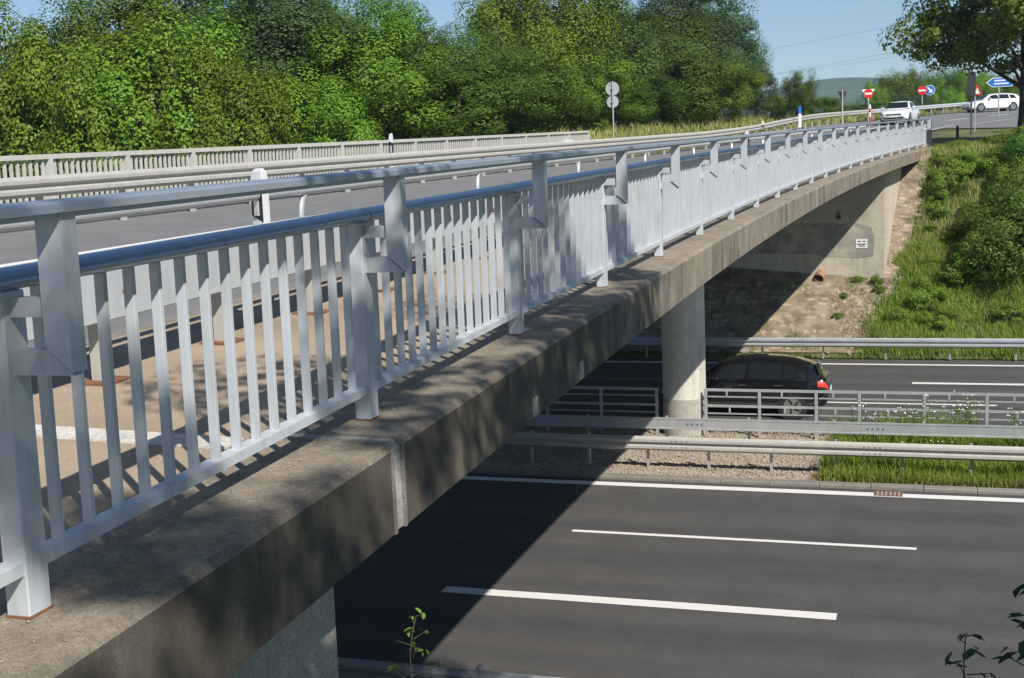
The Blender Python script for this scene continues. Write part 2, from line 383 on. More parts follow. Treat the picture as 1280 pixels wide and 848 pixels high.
# ------------------------------------------------------------------ ground
def axis(lo, hi, dense0, dense1, step, grow=1.25):
    a = list(np.arange(dense0, dense1+step/2, step)); d = step
    while a[-1] < hi: d *= grow; a.append(a[-1]+d)
    d = step
    while a[0] > lo: d *= grow; a.insert(0, a[0]-d)
    return np.array(a)
ax = axis(-2000, 2000, -40, 30, 0.7); ay = axis(-700, 2000, -4, 150, 0.7)
ay = np.sort(np.concatenate([ay, [12.6, 43.5]]))
GX, GY = np.meshgrid(ax, ay, indexing='ij'); GZ = terrain(GX, GY)
V = np.stack([GX, GY, GZ], -1).reshape(-1, 3); ny = len(ay)
ii, jj = np.meshgrid(np.arange(len(ax)-1), np.arange(ny-1), indexing='ij')
b0 = (ii*ny+jj).ravel(); F = np.stack([b0, b0+ny, b0+ny+1, b0+1], 1)
tag(npmesh('ground', V, F, 'earth', smooth=True), kind='structure')

# ------------------------------------------------------------------ motorway
def flat(name, x0, x1, y0, y1, z, mat, nx=1):
    mb = MB()
    for i in range(nx):
        a, c = x0+(x1-x0)*i/nx, x0+(x1-x0)*(i+1)/nx
        mb.add([(a, y0, z), (c, y0, z), (c, y1, z), (a, y1, z)], [(0, 1, 2, 3)])
    return mb.build(name, mat, recalc=False)
XL, XR = -400, 400
tag(flat('motorway_road', XL, XR, 13.6, 25.5, 0.0, 'asphalt_motorway'), kind='structure')
tag(flat('motorway_road', XL, XR, 31.1, 42.55, 0.0, 'asphalt_motorway'), kind='structure')
def mark(x0, x1, y, wd):
    mb = MB(); n = 6
    V = []
    for i in range(n+1):
        x = x0+(x1-x0)*i/n; j = 0.006
        V += [(x, y-wd/2+random.uniform(-j, j), 0.004), (x, y+wd/2+random.uniform(-j, j), 0.004)]
    mb.add(V, [(2*i, 2*i+2, 2*i+3, 2*i+1) for i in range(n)])
    tag(mb.build('lane_marking', 'line_paint', recalc=False), kind='structure')
for k in range(-4, 4):
    mark(-7.2+12*k, -1.2+12*k, 18.06, 0.28) if k != 0 else mark(-7.25, -1.18, 18.06, 0.28)
    mark(-6.1+18*k, -0.1+18*k, 21.62, 0.13)
    mark(-4.2+18*k, 1.83+18*k, 34.86, 0.15)
    mark(-0.32+12*k, 5.7+12*k, 38.17, 0.28)
mark(XL, XR, 25.12, 0.28); mark(XL, XR, 41.62, 0.22); mark(XL, XR, 31.55, 0.22); mark(XL, XR, 14.35, 0.28)
mark(-16, -7.6, 38.17, 0.2)
# median: kerb, gravel pad under the bridge
kerb = tag(MB().box((-10, 25.66, -0.01), (100, 0.24, 0.09)).build('median_kerb', 'kerb_stone'), kind='structure')
ks_me = mesh_of(MB().box((0, 0, 0), (0.994, 0.28, 0.11)), '_kerb', 'kerb_stone', bevel=0.012)
for k in range(-26, 16): inst('kerb_stone', ks_me, kerb, (k+.5, 25.66+random.uniform(-.004, .004), .01+random.uniform(-.004, .004)), (0, 0, random.uniform(-.004, .004)))
tag(flat('median_gravel', -24, -2.0, 25.83, 31.0, 0.03, 'gravel'), kind='structure')
tag(flat('median_ground', -2.0, 200, 25.83, 31.0, 0.025, 'earth'), kind='structure')
tag(flat('median_ground', -200, -24, 25.83, 31.0, 0.025, 'earth'), kind='structure')

# loose stones of the gravel pad
def rocks(n, fx, fy, fz, size, flatten=0.6):
    base = np.array([(0, 0, 1), (1, 0, 0), (0, 1, 0), (-1, 0, 0), (0, -1, 0), (0, 0, -1)], float)
    fc = np.array([(0, 1, 2), (0, 2, 3), (0, 3, 4), (0, 4, 1), (5, 2, 1), (5, 3, 2), (5, 4, 3), (5, 1, 4)])
    x = fx(n); y = fy(n); z = fz(x, y); th = RNG.uniform(0, 6.28, n); r = RNG.uniform(size[0], size[1], n)
    P = base[None]*RNG.uniform(0.7, 1.25, (n, 6, 1)); P = P*r[:, None, None]; P[..., 2] *= flatten
    c, s_ = np.cos(th)[:, None], np.sin(th)[:, None]
    Q = np.stack([P[..., 0]*c-P[..., 1]*s_, P[..., 0]*s_+P[..., 1]*c, P[..., 2]], -1)
    Q += np.stack([x, y, z], -1)[:, None]
    return Q.reshape(-1, 3), (fc[None]+(np.arange(n)*6)[:, None, None]).reshape(-1, 3)
V, F = rocks(9000, lambda n: RNG.uniform(-13, -1.9, n), lambda n: RNG.uniform(25.86, 30.9, n), lambda x, y: 0.035+0*x, (0.02, 0.055))
tag(npmesh('gravel_stones', V, F, 'rubble'), 'pale loose gravel around the column in the median', 'gravel', kind='stuff')

# ------------------------------------------------------------------ bridge
J1, J2, SE = 2.12, 23.65, 52.4
bridge = empty('road_bridge', D(26, 5.5, -1.0), label='long concrete road bridge crossing over the motorway', cat='bridge')
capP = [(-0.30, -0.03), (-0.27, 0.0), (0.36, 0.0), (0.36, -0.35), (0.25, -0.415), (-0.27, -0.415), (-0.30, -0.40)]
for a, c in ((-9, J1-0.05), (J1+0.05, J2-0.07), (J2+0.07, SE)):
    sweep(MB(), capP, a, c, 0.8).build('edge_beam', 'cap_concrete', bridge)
jp = [(-0.295, -0.03), (-0.265, -0.003), (0.36, -0.003), (0.36, -0.35), (0.25, -0.41), (-0.265, -0.41), (-0.295, -0.395)]
for j, wd in ((J1, 0.05), (J2, 0.07)): sweep(MB(), jp, j-wd, j+wd, wd).build('joint', 'joint_mortar', bridge)
# raised lips of the near expansion joint
for dj in (-0.06, 0.06):
    pr = [(-0.308, -0.03), (-0.275, 0.008), (0.36, 0.008), (0.36, -0.05), (-0.2, -0.05), (-0.285, -0.40), (-0.308, -0.40)]
    sweep(MB(), pr, J1+dj-0.012, J1+dj+0.012, 0.024).build('joint_lip', 'kerb_stone', bridge)
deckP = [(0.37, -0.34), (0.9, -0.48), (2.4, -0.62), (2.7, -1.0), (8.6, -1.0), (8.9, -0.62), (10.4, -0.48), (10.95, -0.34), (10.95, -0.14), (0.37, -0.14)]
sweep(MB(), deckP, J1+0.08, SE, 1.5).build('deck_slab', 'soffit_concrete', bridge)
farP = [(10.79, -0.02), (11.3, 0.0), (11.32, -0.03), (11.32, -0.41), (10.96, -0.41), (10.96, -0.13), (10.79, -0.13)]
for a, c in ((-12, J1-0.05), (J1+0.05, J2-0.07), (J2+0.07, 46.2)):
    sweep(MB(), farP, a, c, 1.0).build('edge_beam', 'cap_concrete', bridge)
# small patches on the edge beam face
for s_, u_ in ((4.35, 0), (5.55, 0)):
    p0 = D(s_, -0.303, -0.33); M = Matrix.Rotation(-ang(s_), 3, 'Z')
    MB().box(p0, (0.008, 0.11, 0.12), M).build('repair_patch', 'joint_mortar', bridge)
# columns in the median
def column(x, y):
    s_, u_ = nearest(np.array([x]), np.array([y])); zt = float(zprof(s_[0]))+CROSS*float(u_[0])-0.95
    o = MB().tube([(x, y, z) for z in (-0.2, 0.95, zt)], 0.525, 40).build('column', 'pier_concrete', bridge, smooth=True)
    MB().tube([(x, y, z) for z in (0.0, 0.93)], 0.529, 40).build('column_foot', 'joint_mortar', bridge, smooth=True)
column(-5.58, 30.3); column(-10.6, 30.55)
# abutments
def block(name, s0, s1, u0, u1, ztop, zbot, mat, parent, step=1.0):
    mb = MB(); n = max(1, int(round((s1-s0)/step))); V = []; F = []
    for i in range(n+1):
        s_ = s0+(s1-s0)*i/n
        for u_, top in ((u0, 1), (u1, 1), (u1, 0), (u0, 0)):
            p = D(s_, u_, 0); V.append((p.x, p.y, p.z+ztop(u_) if top else zbot))
    for i in range(n): F += [(i*4+j, i*4+(j+1) % 4, i*4+4+(j+1) % 4, i*4+4+j) for j in range(4)]
    F += [(3, 2, 1, 0), (n*4, n*4+1, n*4+2, n*4+3)]
    return mb.add(V, F).build(name, mat, parent)
SA = 43.55
aw = block('abutment_wall', SA, 51.6, 0.33, 11.1, lambda u: -0.425, 0.5, 'wall_concrete', bridge)
block('abutment_wall', -8, J1+0.12, 0.10, 11.1, lambda u: -0.425, -0.3, 'wall_concrete', bridge)
# bearing ledge shadow line, drain pipe, plate and grey overpainting on the far abutment
aF = -ang(SA)
def wallpt(u, z, out=0.0):
    p = D(SA-out, u); return Vector((p.x, p.y, z))
def wallpatch(poly, name, mat, out=0.004, th=0.003):
    mb = MB(); mb.prism(poly, out, out+th, lambda u, z, h: wallpt(u, z, h)); return mb.build(name, mat, bridge)
def pxwall(px, py):
    d = ray(px, py); Yw = D(SA, 2.0).y; k = Yw/d.y; P = Vector((0, 0, CAMH))+d*k
    s_, u_ = nearest(np.array([P.x]), np.array([P.y])); return float(u_[0]), P.z
patch = [pxwall(*q) for q in ((928, 281), (1040, 279), (1072, 280), (1090, 284), (1094, 300), (1092, 320), (1070, 323), (1048, 321), (1030, 322), (1020, 318), (928, 318))]
wallpatch(patch, 'grey_overpaint', 'wall_patch')
pu, pz = pxwall(1077.5, 304.5)
wallpatch([(pu-.20, pz-.16), (pu+.20, pz-.16), (pu+.20, pz+.16), (pu-.20, pz+.16)], 'number_plate', 'sign_white', 0.01, 0.012)
for row, (z_, segs) in enumerate(((0.075, ((-.15, -.05), (0.02, .13))), (-0.02, ((-.16, .16),)), (-0.085, ((-.12, .10),)))):
    for a, c in segs: wallpatch([(pu+a, pz+z_-.018), (pu+c, pz+z_-.018), (pu+c, pz+z_+.018), (pu+a, pz+z_+.018)], 'plate_lettering', 'ink', 0.0235, 0.002)
lu, lz = pxwall(1049, 272)
MB().box(wallpt(lu, lz, .08), (.14, .16, .1)).box(wallpt(lu, lz+.12, .05), (.03, .1, .2)).build('lamp_bracket', 'dark_steel', bridge)
# clay drain outlet at the foot of the wall
du, dzz = pxwall(1027, 346)
dp = wallpt(du, dzz, .25); mb = MB()
mb.tube([dp+Vector((0, .35, .12)), dp+Vector((-.06, -.12, -.05))], .17, 18, cap=False)
mb.tube([dp+Vector((-.06, -.12, -.05)), dp+Vector((0, .35, .12))], .13, 18, cap=False)
mb.disc(dp+Vector((0, .30, .10)), .15, (0.1, -1, -.2), 18)
tag(mb.build('drain_pipe', 'clay', recalc=False), 'short clay drain pipe sticking out at the foot of the abutment', 'pipe')

# stone paving on the slope below the abutment and beside its wing wall
pav = flat('slope_paving', -1, 0, 0, 1, 0, 'mortar'); bpy.data.objects.remove(pav)
def slope_z(y): return (y-43.5)*0.78
def pave_edge_x(y): return -2.2+(y-43.5)*0.48 if y < 46.5 else -0.75+(y-46.5)*0.17
mb = MB(); ys = np.linspace(43.55, 52.2, 30)
for a, c in zip(ys[:-1], ys[1:]):
    mb.add([(-22, a, slope_z(a)+.05), (pave_edge_x(a), a, slope_z(a)+.05), (pave_edge_x(c), c, slope_z(c)+.05), (-22, c, slope_z(c)+.05)], [(0, 1, 2, 3)])
pav = tag(mb.build('slope_paving', 'mortar', recalc=False), kind='structure')
V = []; F = []; rowh = 0.2; y = 43.65; stone_n = 0
mbs = MB(); near_st = []
nrm = Vector((0, -0.78, 1)).normalized(); upv = Vector((0, 1, 0.78)).normalized()
while y < 52.0:
    x = -14.0 if y < 46.3 else -1.6
    x += random.uniform(0, .2)
    while x < pave_edge_x(y)-0.1:
        wd = random.uniform(0.14, 0.5); hh = rowh*random.uniform(0.7, 1.35)
        if random.random() > 0.22:
            c = Vector((x+wd/2, y+random.uniform(-.07, .07), 0)); c.z = slope_z(c.y)+0.05
            pts = []; nn = 6
            for k in range(nn):
                th = 2*math.pi*k/nn+random.uniform(-.3, .3); rr = random.uniform(.8, 1.05)
                pts.append((math.cos(th)*rr*wd*.5, math.sin(th)*rr*hh*.6))
            h1 = random.uniform(-.012, .028); top = [c+Vector((1, 0, 0))*(p*.82)+upv*(q*.82)+nrm*h1*random.uniform(.7, 1.2) for p, q in pts]
            bot = [c+Vector((1, 0, 0))*p+upv*q-nrm*.02 for p, q in pts]
            mbs.add(bot+top, [tuple(range(nn, 2*nn))]+[(k, (k+1) % nn, nn+(k+1) % nn, nn+k) for k in range(nn)])
        x += wd+0.03
    y += rowh*0.8
tag(mbs.build('paving_stones', 'rubble', pav, world=False, recalc=False), kind='stuff')

# ------------------------------------------------------------------ bridge road surface
rd = strip(MB(), 2.70, 10.78, -0.10, -30, 170, 1.0).build('bridge_road', 'asphalt_road', recalc=False); tag(rd, kind='structure')
rd2 = strip(MB(), -3.4, 2.70, -0.11, 74, 170, 1.0).build('junction_road', 'asphalt_road', recalc=False); tag(rd2, kind='structure')
rd3 = strip(MB(), 10.5, 13.0, -0.106, 62, 170, 1.0).build('road_shoulder', 'asphalt_road', recalc=False); tag(rd3, kind='structure')
for u_, wd, mat, s0, s1 in ((7.12, .24, 'line_paint', -25, 78), (2.98, .11, 'line_worn', -25, 78), (12.5, .15, 'line_paint', 70, 165), (2.3, .14, 'line_paint', 80, 160)):
    tag(strip(MB(), u_-wd/2, u_+wd/2, -0.096, s0, s1, .5).build('road_line', mat, recalc=False), kind='structure')
for s_ in (88, 96, 104, 112, 120):
    tag(strip(MB(), 6.3, 6.5, -0.096, s_, s_+4, .5).build('road_line', 'line_paint', recalc=False), kind='structure')
sw = sweep(MB(), [(0.365, 0.004), (2.585, 0.004), (2.585, -0.135), (0.365, -0.135)], -12, SE+6, 1.0).build('sidewalk', 'sidewalk_grit'); tag(sw, kind='structure')
mb = MB()
for k in range(-12, 58): sweep(mb, [(2.587, 0.01), (2.72, 0.01), (2.735, -0.005), (2.735, -0.14), (2.587, -0.14)], k+.004, k+.996, 1.0)
tag(mb.build('road_kerb', 'kerb_stone'), kind='structure')
# pale joint across the sidewalk
sweep(MB(), [(0.37, 0.013), (2.58, 0.013), (2.58, 0.0), (0.37, 0.0)], J1-.32, J1-.14, .1).build('joint_strip', 'joint_pale', sw, world=False)
# grit and crumbs lying on the edge beam and the sidewalk
def on_deck(n, u0, u1, s1, size):
    V, F = rocks(n, lambda q: np.zeros(q), lambda q: np.zeros(q), lambda a, b_: np.zeros(len(a)), size, .7)
    ss = -1.5+s1*RNG.uniform(0, 1, n)**1.4; uu = RNG.uniform(u0, u1, n); P = np.array([tuple(D(a, b_, .004)) for a, b_ in zip(ss, uu)])
    return (V.reshape(n, 6, 3)+P[:, None]).reshape(-1, 3), F
V1, F1 = on_deck(700, -.26, .34, 16, (.002, .007)); V2_, F2_ = on_deck(1800, .4, 2.55, 14, (.004, .012))
tag(npmesh('deck_grit', np.concatenate([V1, V2_]), np.concatenate([F1, F2_+len(V1)]), 'gravel'), 'loose pale grit scattered on the sidewalk and edge beam', 'grit', kind='stuff')
# ------------------------------------------------------------------ near railing
SP = 2.511; NP = 22
rail = empty('bridge_railing', D(0, 0), label='pale painted steel railing with balusters and raised top rail along the bridge edge', cat='railing')
def local(p): return p-rail.location
post_me = mesh_of(MB().box((0, 0, 0.465), (0.078, 0.10, 0.93)), '_post', 'rail_paint', bevel=0.004)
plate_me = mesh_of(MB().box((0, 0, 0.003), (0.084, 0.108, 0.007)), '_foot', 'rust')
bal_me = mesh_of(MB().box((0, 0, 0.385), (0.036, 0.020, 0.775)), '_baluster', 'rail_paint', bevel=0.0015)
up_me = mesh_of(MB().prism([(-.235, .705), (-.155, .775), (-.155, 1.14), (-.235, 1.14)], -.035, .035, lambda a, b_, h: Vector((-a if False else (-a), h, b_))), '_upright', 'rail_paint')
arm1_me = mesh_of(MB().prism([(.03, .695), (.232, .695), (.150, .768), (.03, .768)], -.022, .022, lambda a, b_, h: Vector((a, h, b_))), '_arm', 'rail_paint')
arm2_me = mesh_of(MB().box((.095, 0, .885), (.135, .044, .055)), '_arm', 'rail_paint')
rail_s = [i*SP for i in range(NP)]
for s_ in [-SP]+rail_s+[52.2]:
    rot = (0, 0, -ang(s_)); b0 = local(D(s_, 0))
    po = inst('post', post_me, rail, b0, rot)
    inst('foot_plate', plate_me, po, (0, 0, 0))
    br = inst('bracket_upright', up_me, rail, b0, rot)
    inst('bracket_arm', arm1_me, br, (0, 0, 0)); inst('bracket_arm', arm2_me, br, (0, 0, 0))
bal = []
ends = [-SP]+rail_s+[52.2]
for a, c in zip(ends[:-1], ends[1:]):
    n = 16 if c-a > 2 else 2
    for k in range(1, n): bal.append(a+(c-a)*k/n)
far_b = []
for i, s_ in enumerate(bal):
    if i < 300: inst('baluster', bal_me, rail, local(D(s_, 0, 0.160)), (0, 0, -ang(s_)+random.uniform(-.02, .02)))
    else: far_b.append(s_)
if far_b:
    mb = MB()
    for s_ in far_b: mb.box(D(s_, 0, .16+.385), (.036, .02, .775), Matrix.Rotation(-ang(s_), 3, 'Z'))
    tag(mb.build('far_balusters', 'rail_paint', rail), kind='stuff')
for a, c in zip(ends[:-1], ends[1:]):
    sweep(MB(), [(-.031, .128), (.031, .128), (.031, .166), (-.031, .166)], a+.05, c-.05, 1.3).build('bottom_rail', 'rail_paint', rail)
hp = [(math.cos(t)*.058, .957+(math.sin(t)*.036 if math.sin(t) > 0 else math.sin(t)*.030)) for t in np.linspace(0, 2*math.pi, 15)[:-1]]
for k in range(0, 5):
    a = -SP-1.2+k*12.0 if k else -SP-.1; c = min(-SP-1.2+(k+1)*12.0, 52.25)
    if k == 0: c = 2.55
    if k == 1: a = 2.555
    sweep(MB(), hp, a, c-.004, .8).build('handrail', 'hand_metal', rail, smooth=True)
upP = [(-.252, 1.152), (-.252, 1.174), (-.245, 1.181), (-.145, 1.181), (-.138, 1.174), (-.138, 1.152), (-.16, 1.150), (-.16, 1.136), (-.232, 1.136), (-.232, 1.150)]
for k, (a, c) in enumerate(((-2.6, 2.0), (2.006, 14.4), (14.406, 27), (27.006, 40), (40.006, 52.3))):
    sweep(MB(), upP, a, c, .8).build('top_rail', 'top_metal', rail, smooth=False)

# darker railing carrying on in the shade past the bridge end
dr = empty('fence_panel', D(52.8, 0), label='dark steel fence panel standing in tree shade past the railing end', cat='fence')
for s_ in (52.75, 54.6):
    MB().box(D(s_, 0, .5), (.07, .07, 1.15), Matrix.Rotation(-ang(s_), 3, 'Z')).build('post', 'dark_steel', dr)
for dz in (.15, .95): sweep(MB(), [(-.03, dz), (.03, dz), (.03, dz+.05), (-.03, dz+.05)], 52.8, 54.55, 1).build('rail', 'dark_steel', dr)
for k in range(11):
    s_ = 52.9+k*.15; MB().box(D(s_, 0, .55), (.03, .02, .8), Matrix.Rotation(-ang(s_), 3, 'Z')).build('bar', 'dark_steel', dr)

# ------------------------------------------------------------------ far railing
fr = empty('bridge_railing', D(24, 11.0), label='beige weathered baluster railing on the tree side of the bridge', cat='railing')
def lf(p): return p-fr.location
fpost = mesh_of(MB().box((0, 0, .5), (.12, .10, 1.0)), '_post', 'far_paint')
fbal = mesh_of(MB().box((0, 0, .39), (.035, .05, .78)), '_baluster', 'far_paint')
fs = [14.3-2.0*8+2.02*k for k in range(0, 23)]
for s_ in fs: inst('post', fpost, fr, lf(D(s_, 11.0)), (0, 0, -ang(s_)))
cnt = 0; mb = MB()
for a, c in zip(fs[:-1], fs[1:]):
    for k in range(1, 14):
        s_ = a+(c-a)*k/14
        if 4 < s_ and cnt < 290: inst('baluster', fbal, fr, lf(D(s_, 11.0, .14)), (0, 0, -ang(s_))); cnt += 1
for dz, h_, wd in ((.10, .05, .06), (.93, .075, .12)):
    sweep(MB(), [(11-wd/2, dz), (11+wd/2, dz), (11+wd/2, dz+h_), (11-wd/2, dz+h_)], fs[0], fs[-1], 1.0).build('rail', 'far_paint', fr)
MB().box(D(fs[-2]-.3, 10.93, .5), (.3, .35, .42), Matrix.Rotation(-ang(40), 3, 'Z')).build('notice_plate', 'sign_white', fr)

# ------------------------------------------------------------------ guardrails
def wprofile(u0, z0, sgn=1, h=.31, d=.08):
    """W-beam: open band given thickness; u0 face, sgn towards the road"""
    o = [(0, 0), (.25, .08), (1, .18), (1, .34), (.15, .46), (.15, .54), (1, .66), (1, .82), (.25, .92), (0, 1)]
    A = [(u0+sgn*d*a, z0+h*q) for a, q in o]; B = [(u0+sgn*d*a-sgn*.008, z0+h*q) for a, q in o][::-1]
    return A+B
# on the near side of the bridge road
g1 = empty('guardrail', D(2.9, 1.77), label='galvanised guardrail with round top tube between sidewalk and road', cat='guardrail')
gs0 = 2.94-1.3*4
gs = [gs0+1.31*k for k in range(42)]
gpost = mesh_of(MB().box((0, 0, .33), (.085, .10, .66)), '_gpost', 'zinc_warm', bevel=.006)
gfoot = mesh_of(MB().box((0, 0, .008), (.22, .24, .02)), '_gfoot', 'rust', bevel=.004)
bolt = mesh_of(MB().disc((0, 0, 0), .022, (1, 0, 0), 8, .02), '_bolt', 'rust')
for s_ in gs:
    p = inst('post', gpost, g1, D(s_, 1.77)-g1.location, (0, 0, -ang(s_))); inst('foot_plate', gfoot, p, (0, 0, 0))
    q = D(s_+.1, 1.655, .50)-g1.location; inst('bolt', bolt, g1, q, (0, 0, -ang(s_)))
plank = [(1.66, .36), (1.70, .345), (1.715, .36), (1.68, .385), (1.68, .625), (1.715, .65), (1.70, .665), (1.66, .65)]
for k in range(13):
    a = -3+k*4.0; sweep(MB(), plank, a, a+3.996, 1.0).build('plank', 'zinc_pale', g1)
    sweep(MB(), wprofile(1.84, .36), a, a+3.996, 1.0).build('beam', 'zinc', g1)
for k in range(13):
    a = -3+k*4.0; MB().tube([D(a+j, 1.80, .922) for j in np.linspace(0, 4, 5)], .041, 12).build('tube', 'zinc_pale', g1, smooth=True)
for k in range(13):
    s_ = 1.5+4.0*k-4.0+.05
    pts = [D(s_, 1.79, .60), D(s_, 1.79, .72), D(s_+.01, 1.79, .79), D(s_+.045, 1.795, .85), D(s_+.12, 1.80, .90)]
    MB().tube(pts, [.024, .024, .023, .022, .02], 8).build('tube_arm', 'zinc', g1, smooth=True)
# on the far side of the bridge road
g2 = empty('guardrail', D(20, 9.6), label='beige weathered double wave guardrail in front of the tree-side railing', cat='guardrail')
def gend(s_):  # flare at the end
    q = min(1, max(0, (s_-60)/32)); return 10.0+3.4*q*q*(3-2*q)
def gsweep(prof, s0, s1, fn, step=1.0):
    mb = MB(); n = int(round((s1-s0)/step)); k = len(prof); V = []; F = []
    for i in range(n+1):
        s_ = s0+(s1-s0)*i/n; V += [D(s_, fn(s_)+du, dz) for du, dz in prof]
    for i in range(n): F += [(i*k+j, i*k+(j+1) % k, (i+1)*k+(j+1) % k, (i+1)*k+j) for j in range(k)]
    F += [tuple(range(k))[::-1], tuple(range(n*k, n*k+k))]
    return mb.add(V, F)
wp = wprofile(-.05, .41, -1)
for k in range(24):
    a = -4+k*4.0; gsweep(wp, a, a+3.996, gend).build('beam', 'zinc_warm', g2)
for k in range(47):
    s_ = -3+2*k; MB().box(D(s_, gend(s_)+.03, .29), (.08, .08, .80), Matrix.Rotation(-ang(s_), 3, 'Z')).build('post', 'zinc_warm', g2)
# around the bend beyond the bridge
g3 = empty('guardrail', D(90, 13.4), label='grey guardrail round the outside of the bend behind the white cars', cat='guardrail')
for k in range(16):
    a = 92+k*4.0; gsweep(wp, a, a+3.996, lambda s_: 13.4).build('beam', 'zinc_pale', g3)
    for q in (0, 2): MB().box(D(a+q, 13.42, .33), (.08, .08, .72), Matrix.Rotation(-ang(a), 3, 'Z')).build('post', 'zinc', g3)

# motorway guardrails: straight, along X
def straight_guard(name, y, x0, x1, ztop, mat, face, label, post_y, sp=2.0, x_post=0.0, prof='w'):
    g = empty(name, (0, post_y, 0), label=label, cat='guardrail', group=None)
    o = [(0, 0), (.25, .08), (1, .18), (1, .34), (.15, .46), (.15, .54), (1, .66), (1, .82), (.25, .92), (0, 1)]
    if prof == 'box': o = [(0, .0), (1, .0), (1, .12), (.9, .15), (.9, .85), (1, .88), (1, 1), (0, 1)]
    h = .31 if prof == 'w' else .26; d = .085; z0 = ztop-h
    A = [(y+face*d*a, z0+h*q) for a, q in o]
    if prof == 'w': A = A+[(yy-face*.008, zz) for yy, zz in A][::-1]
    x = x0
    while x < x1:
        mb = MB(); e = x+3.997
        k = len(A); V = [(x, a, b_) for a, b_ in A]+[(e, a, b_) for a, b_ in A]
        mb.add(V, [(j, (j+1) % k, k+(j+1) % k, k+j) for j in range(k)]+[tuple(range(k))[::-1], tuple(range(k, 2*k))])
        bm_ = mb.build('beam', mat, g)
        for bx in (.06, .16, 3.84, 3.94):
            for bz in ((.30, .72) if prof == 'w' else (.5,)):
                MB().disc((x+bx, y+face*(.075 if prof == 'w' else .08), z0+h*bz), .014, (0, face, 0), 8, .014).build('bolt', 'dark_steel', bm_)
        x += 4.0
    x = x0+x_post
    pm = mesh_of(MB().box((0, 0, (ztop-.02)/2), (.05, .10, ztop+.02)), '_gp', 'zinc')
    while x < x1: inst('post', pm, g, (x, 0, 0)); x += sp
    return g
straight_guard('guardrail', 26.45, -25, 27, .75, 'zinc_warm', -1, 'double wave guardrail at the gravel edge, in front of the column', 26.62, 1.33, .65)
straight_guard('guardrail', 28.45, -25, 27, .77, 'zinc', -1, 'plain box guardrail in the median right beside the column', 28.62, 1.9, .3, 'box')
straight_guard('guardrail', 42.75, -28, 32, .70, 'zinc', -1, 'long grey guardrail at the foot of the paved slope', 42.92, 2.0, .8)
straight_guard('guardrail', 13.32, -24, 0, .75, 'zinc_pale', -1, 'pale guardrail along the verge close to the near abutment', 13.45, 2.0, 1.0)
# open median railing to the right of the column
mr = empty('median_railing', (0, 29.95, 0), label='open grey two-rail railing in weeds beside the round column', cat='railing')
RZ = 1.20
xs_p = [-5.0, -3.72, -2.40, -1.42, 0.02, 1.36, 2.8, 4.2, 5.6]
mpm = mesh_of(MB().box((0, 0, RZ/2), (.07, .06, RZ)), '_mpost', 'zinc', bevel=.004)
for x in xs_p: inst('post', mpm, mr, (x, 0, 0))
for zc, th in ((RZ-.03, .06), (RZ-.42, .055)):
    MB().box(((-5.0+5.6)/2, 29.95, zc), (10.65, .05, th)).build('rail', 'zinc', mr)
for a, c in zip(xs_p[:-1], xs_p[1:]):
    MB().box(((a+c)/2, 29.93, RZ-.19), (c-a-.12, .03, .03)).build('inner_rail', 'zinc', mr)
    for f in (.4, ): MB().box((a+(c-a)*f, 29.93, RZ-.12), (.04, .03, .13)).build('strut', 'zinc', mr)
    MB().box((a+(c-a)*.45, 29.93, RZ-.52), (.04, .03, .16)).build('strut', 'zinc', mr)
    MB().box(((a+c)/2, 29.93, RZ-.60), (c-a-.12, .03, .03)).build('inner_rail', 'zinc', mr)
# drain grate set in the edge line
gr = empty('drain_grate', (-0.65, 25.2, 0), label='rusty slotted drain grate set in the white edge line', cat='drain grate')
MB().box((-.65, 25.2, .004), (.54, .36, .012)).build('frame', 'rust', gr)
for k in range(6): MB().box((-.85+k*.08, 25.2, .013), (.035, .28, .012)).build('bar', 'sign_back', gr)

mr2 = empty('median_railing', (-9, 29.9, 0), label='open grey two-rail railing in the bridge shadow on the far side of the round column', cat='railing')
xs2 = [-6.2, -7.6, -9.0, -10.0, -11.3, -12.7, -14.1, -15.5]
for x in xs2: inst('post', mpm, mr2, (x+9, .05, 0))
for zc, th in ((RZ-.03, .06), (RZ-.42, .055)): MB().box((-10.85, 29.95, zc), (9.4, .05, th)).build('rail', 'zinc', mr2)
for a, c in zip(xs2[:-1], xs2[1:]):
    for dz in (.19, .60): MB().box(((a+c)/2, 29.93, RZ-dz), (a-c-.12, .03, .03)).build('inner_rail', 'zinc', mr2)
# ------------------------------------------------------------------ delineator posts
def delineator(p, label, h=1.0, yaw=0.0, group=None):
    o = empty('delineator_post', p, yaw, label=label, cat='marker post', group=group)
    tri = [(-.06, .05), (0, -.055), (.06, .05), (.03, .065), (-.03, .065)]
    mb = MB(); V = []; zs = [0, .6*h, .9*h, .97*h, h]; sc = [1, 1, 1, .85, .45]
    for z, k in zip(zs, sc): V += [(a*k, b_*k, z) for a, b_ in tri]
    n = 5; F = [(i*n+j, i*n+(j+1) % n, (i+1)*n+(j+1) % n, (i+1)*n+j) for i in range(4) for j in range(n)]+[tuple(range(n))[::-1], tuple(range(4*n, 5*n))]
    mb.add(V, F).build('shaft', 'white_plastic', o, world=False)
    mb = MB(); V = []
    for z in (.50*h, .80*h): V += [(a*1.05, b_*1.05, z+.05*(a < 0)) for a, b_ in tri[:2]]+[(-.032*1.05, .068, z+.05)]
    mb.add(V, [(j, (j+1) % 3, 3+(j+1) % 3, 3+j) for j in range(3)]).build('black_band', 'black_plastic', o, world=False, recalc=False)
    MB().box((-.036, -.004, .68*h), (.012, .045, .17), Matrix.Rotation(R(30), 3, 'Z')).build('reflector', 'reflector', o, world=False)
    return o
dl = delineator(D(4.93, 1.775, .36), 'white marker post with black band fixed at the guardrail by the near sidewalk', .74, R(36))
MB().box((0, 0, .08), (.16, .14, .10)).build('mount', 'zinc', dl, world=False)
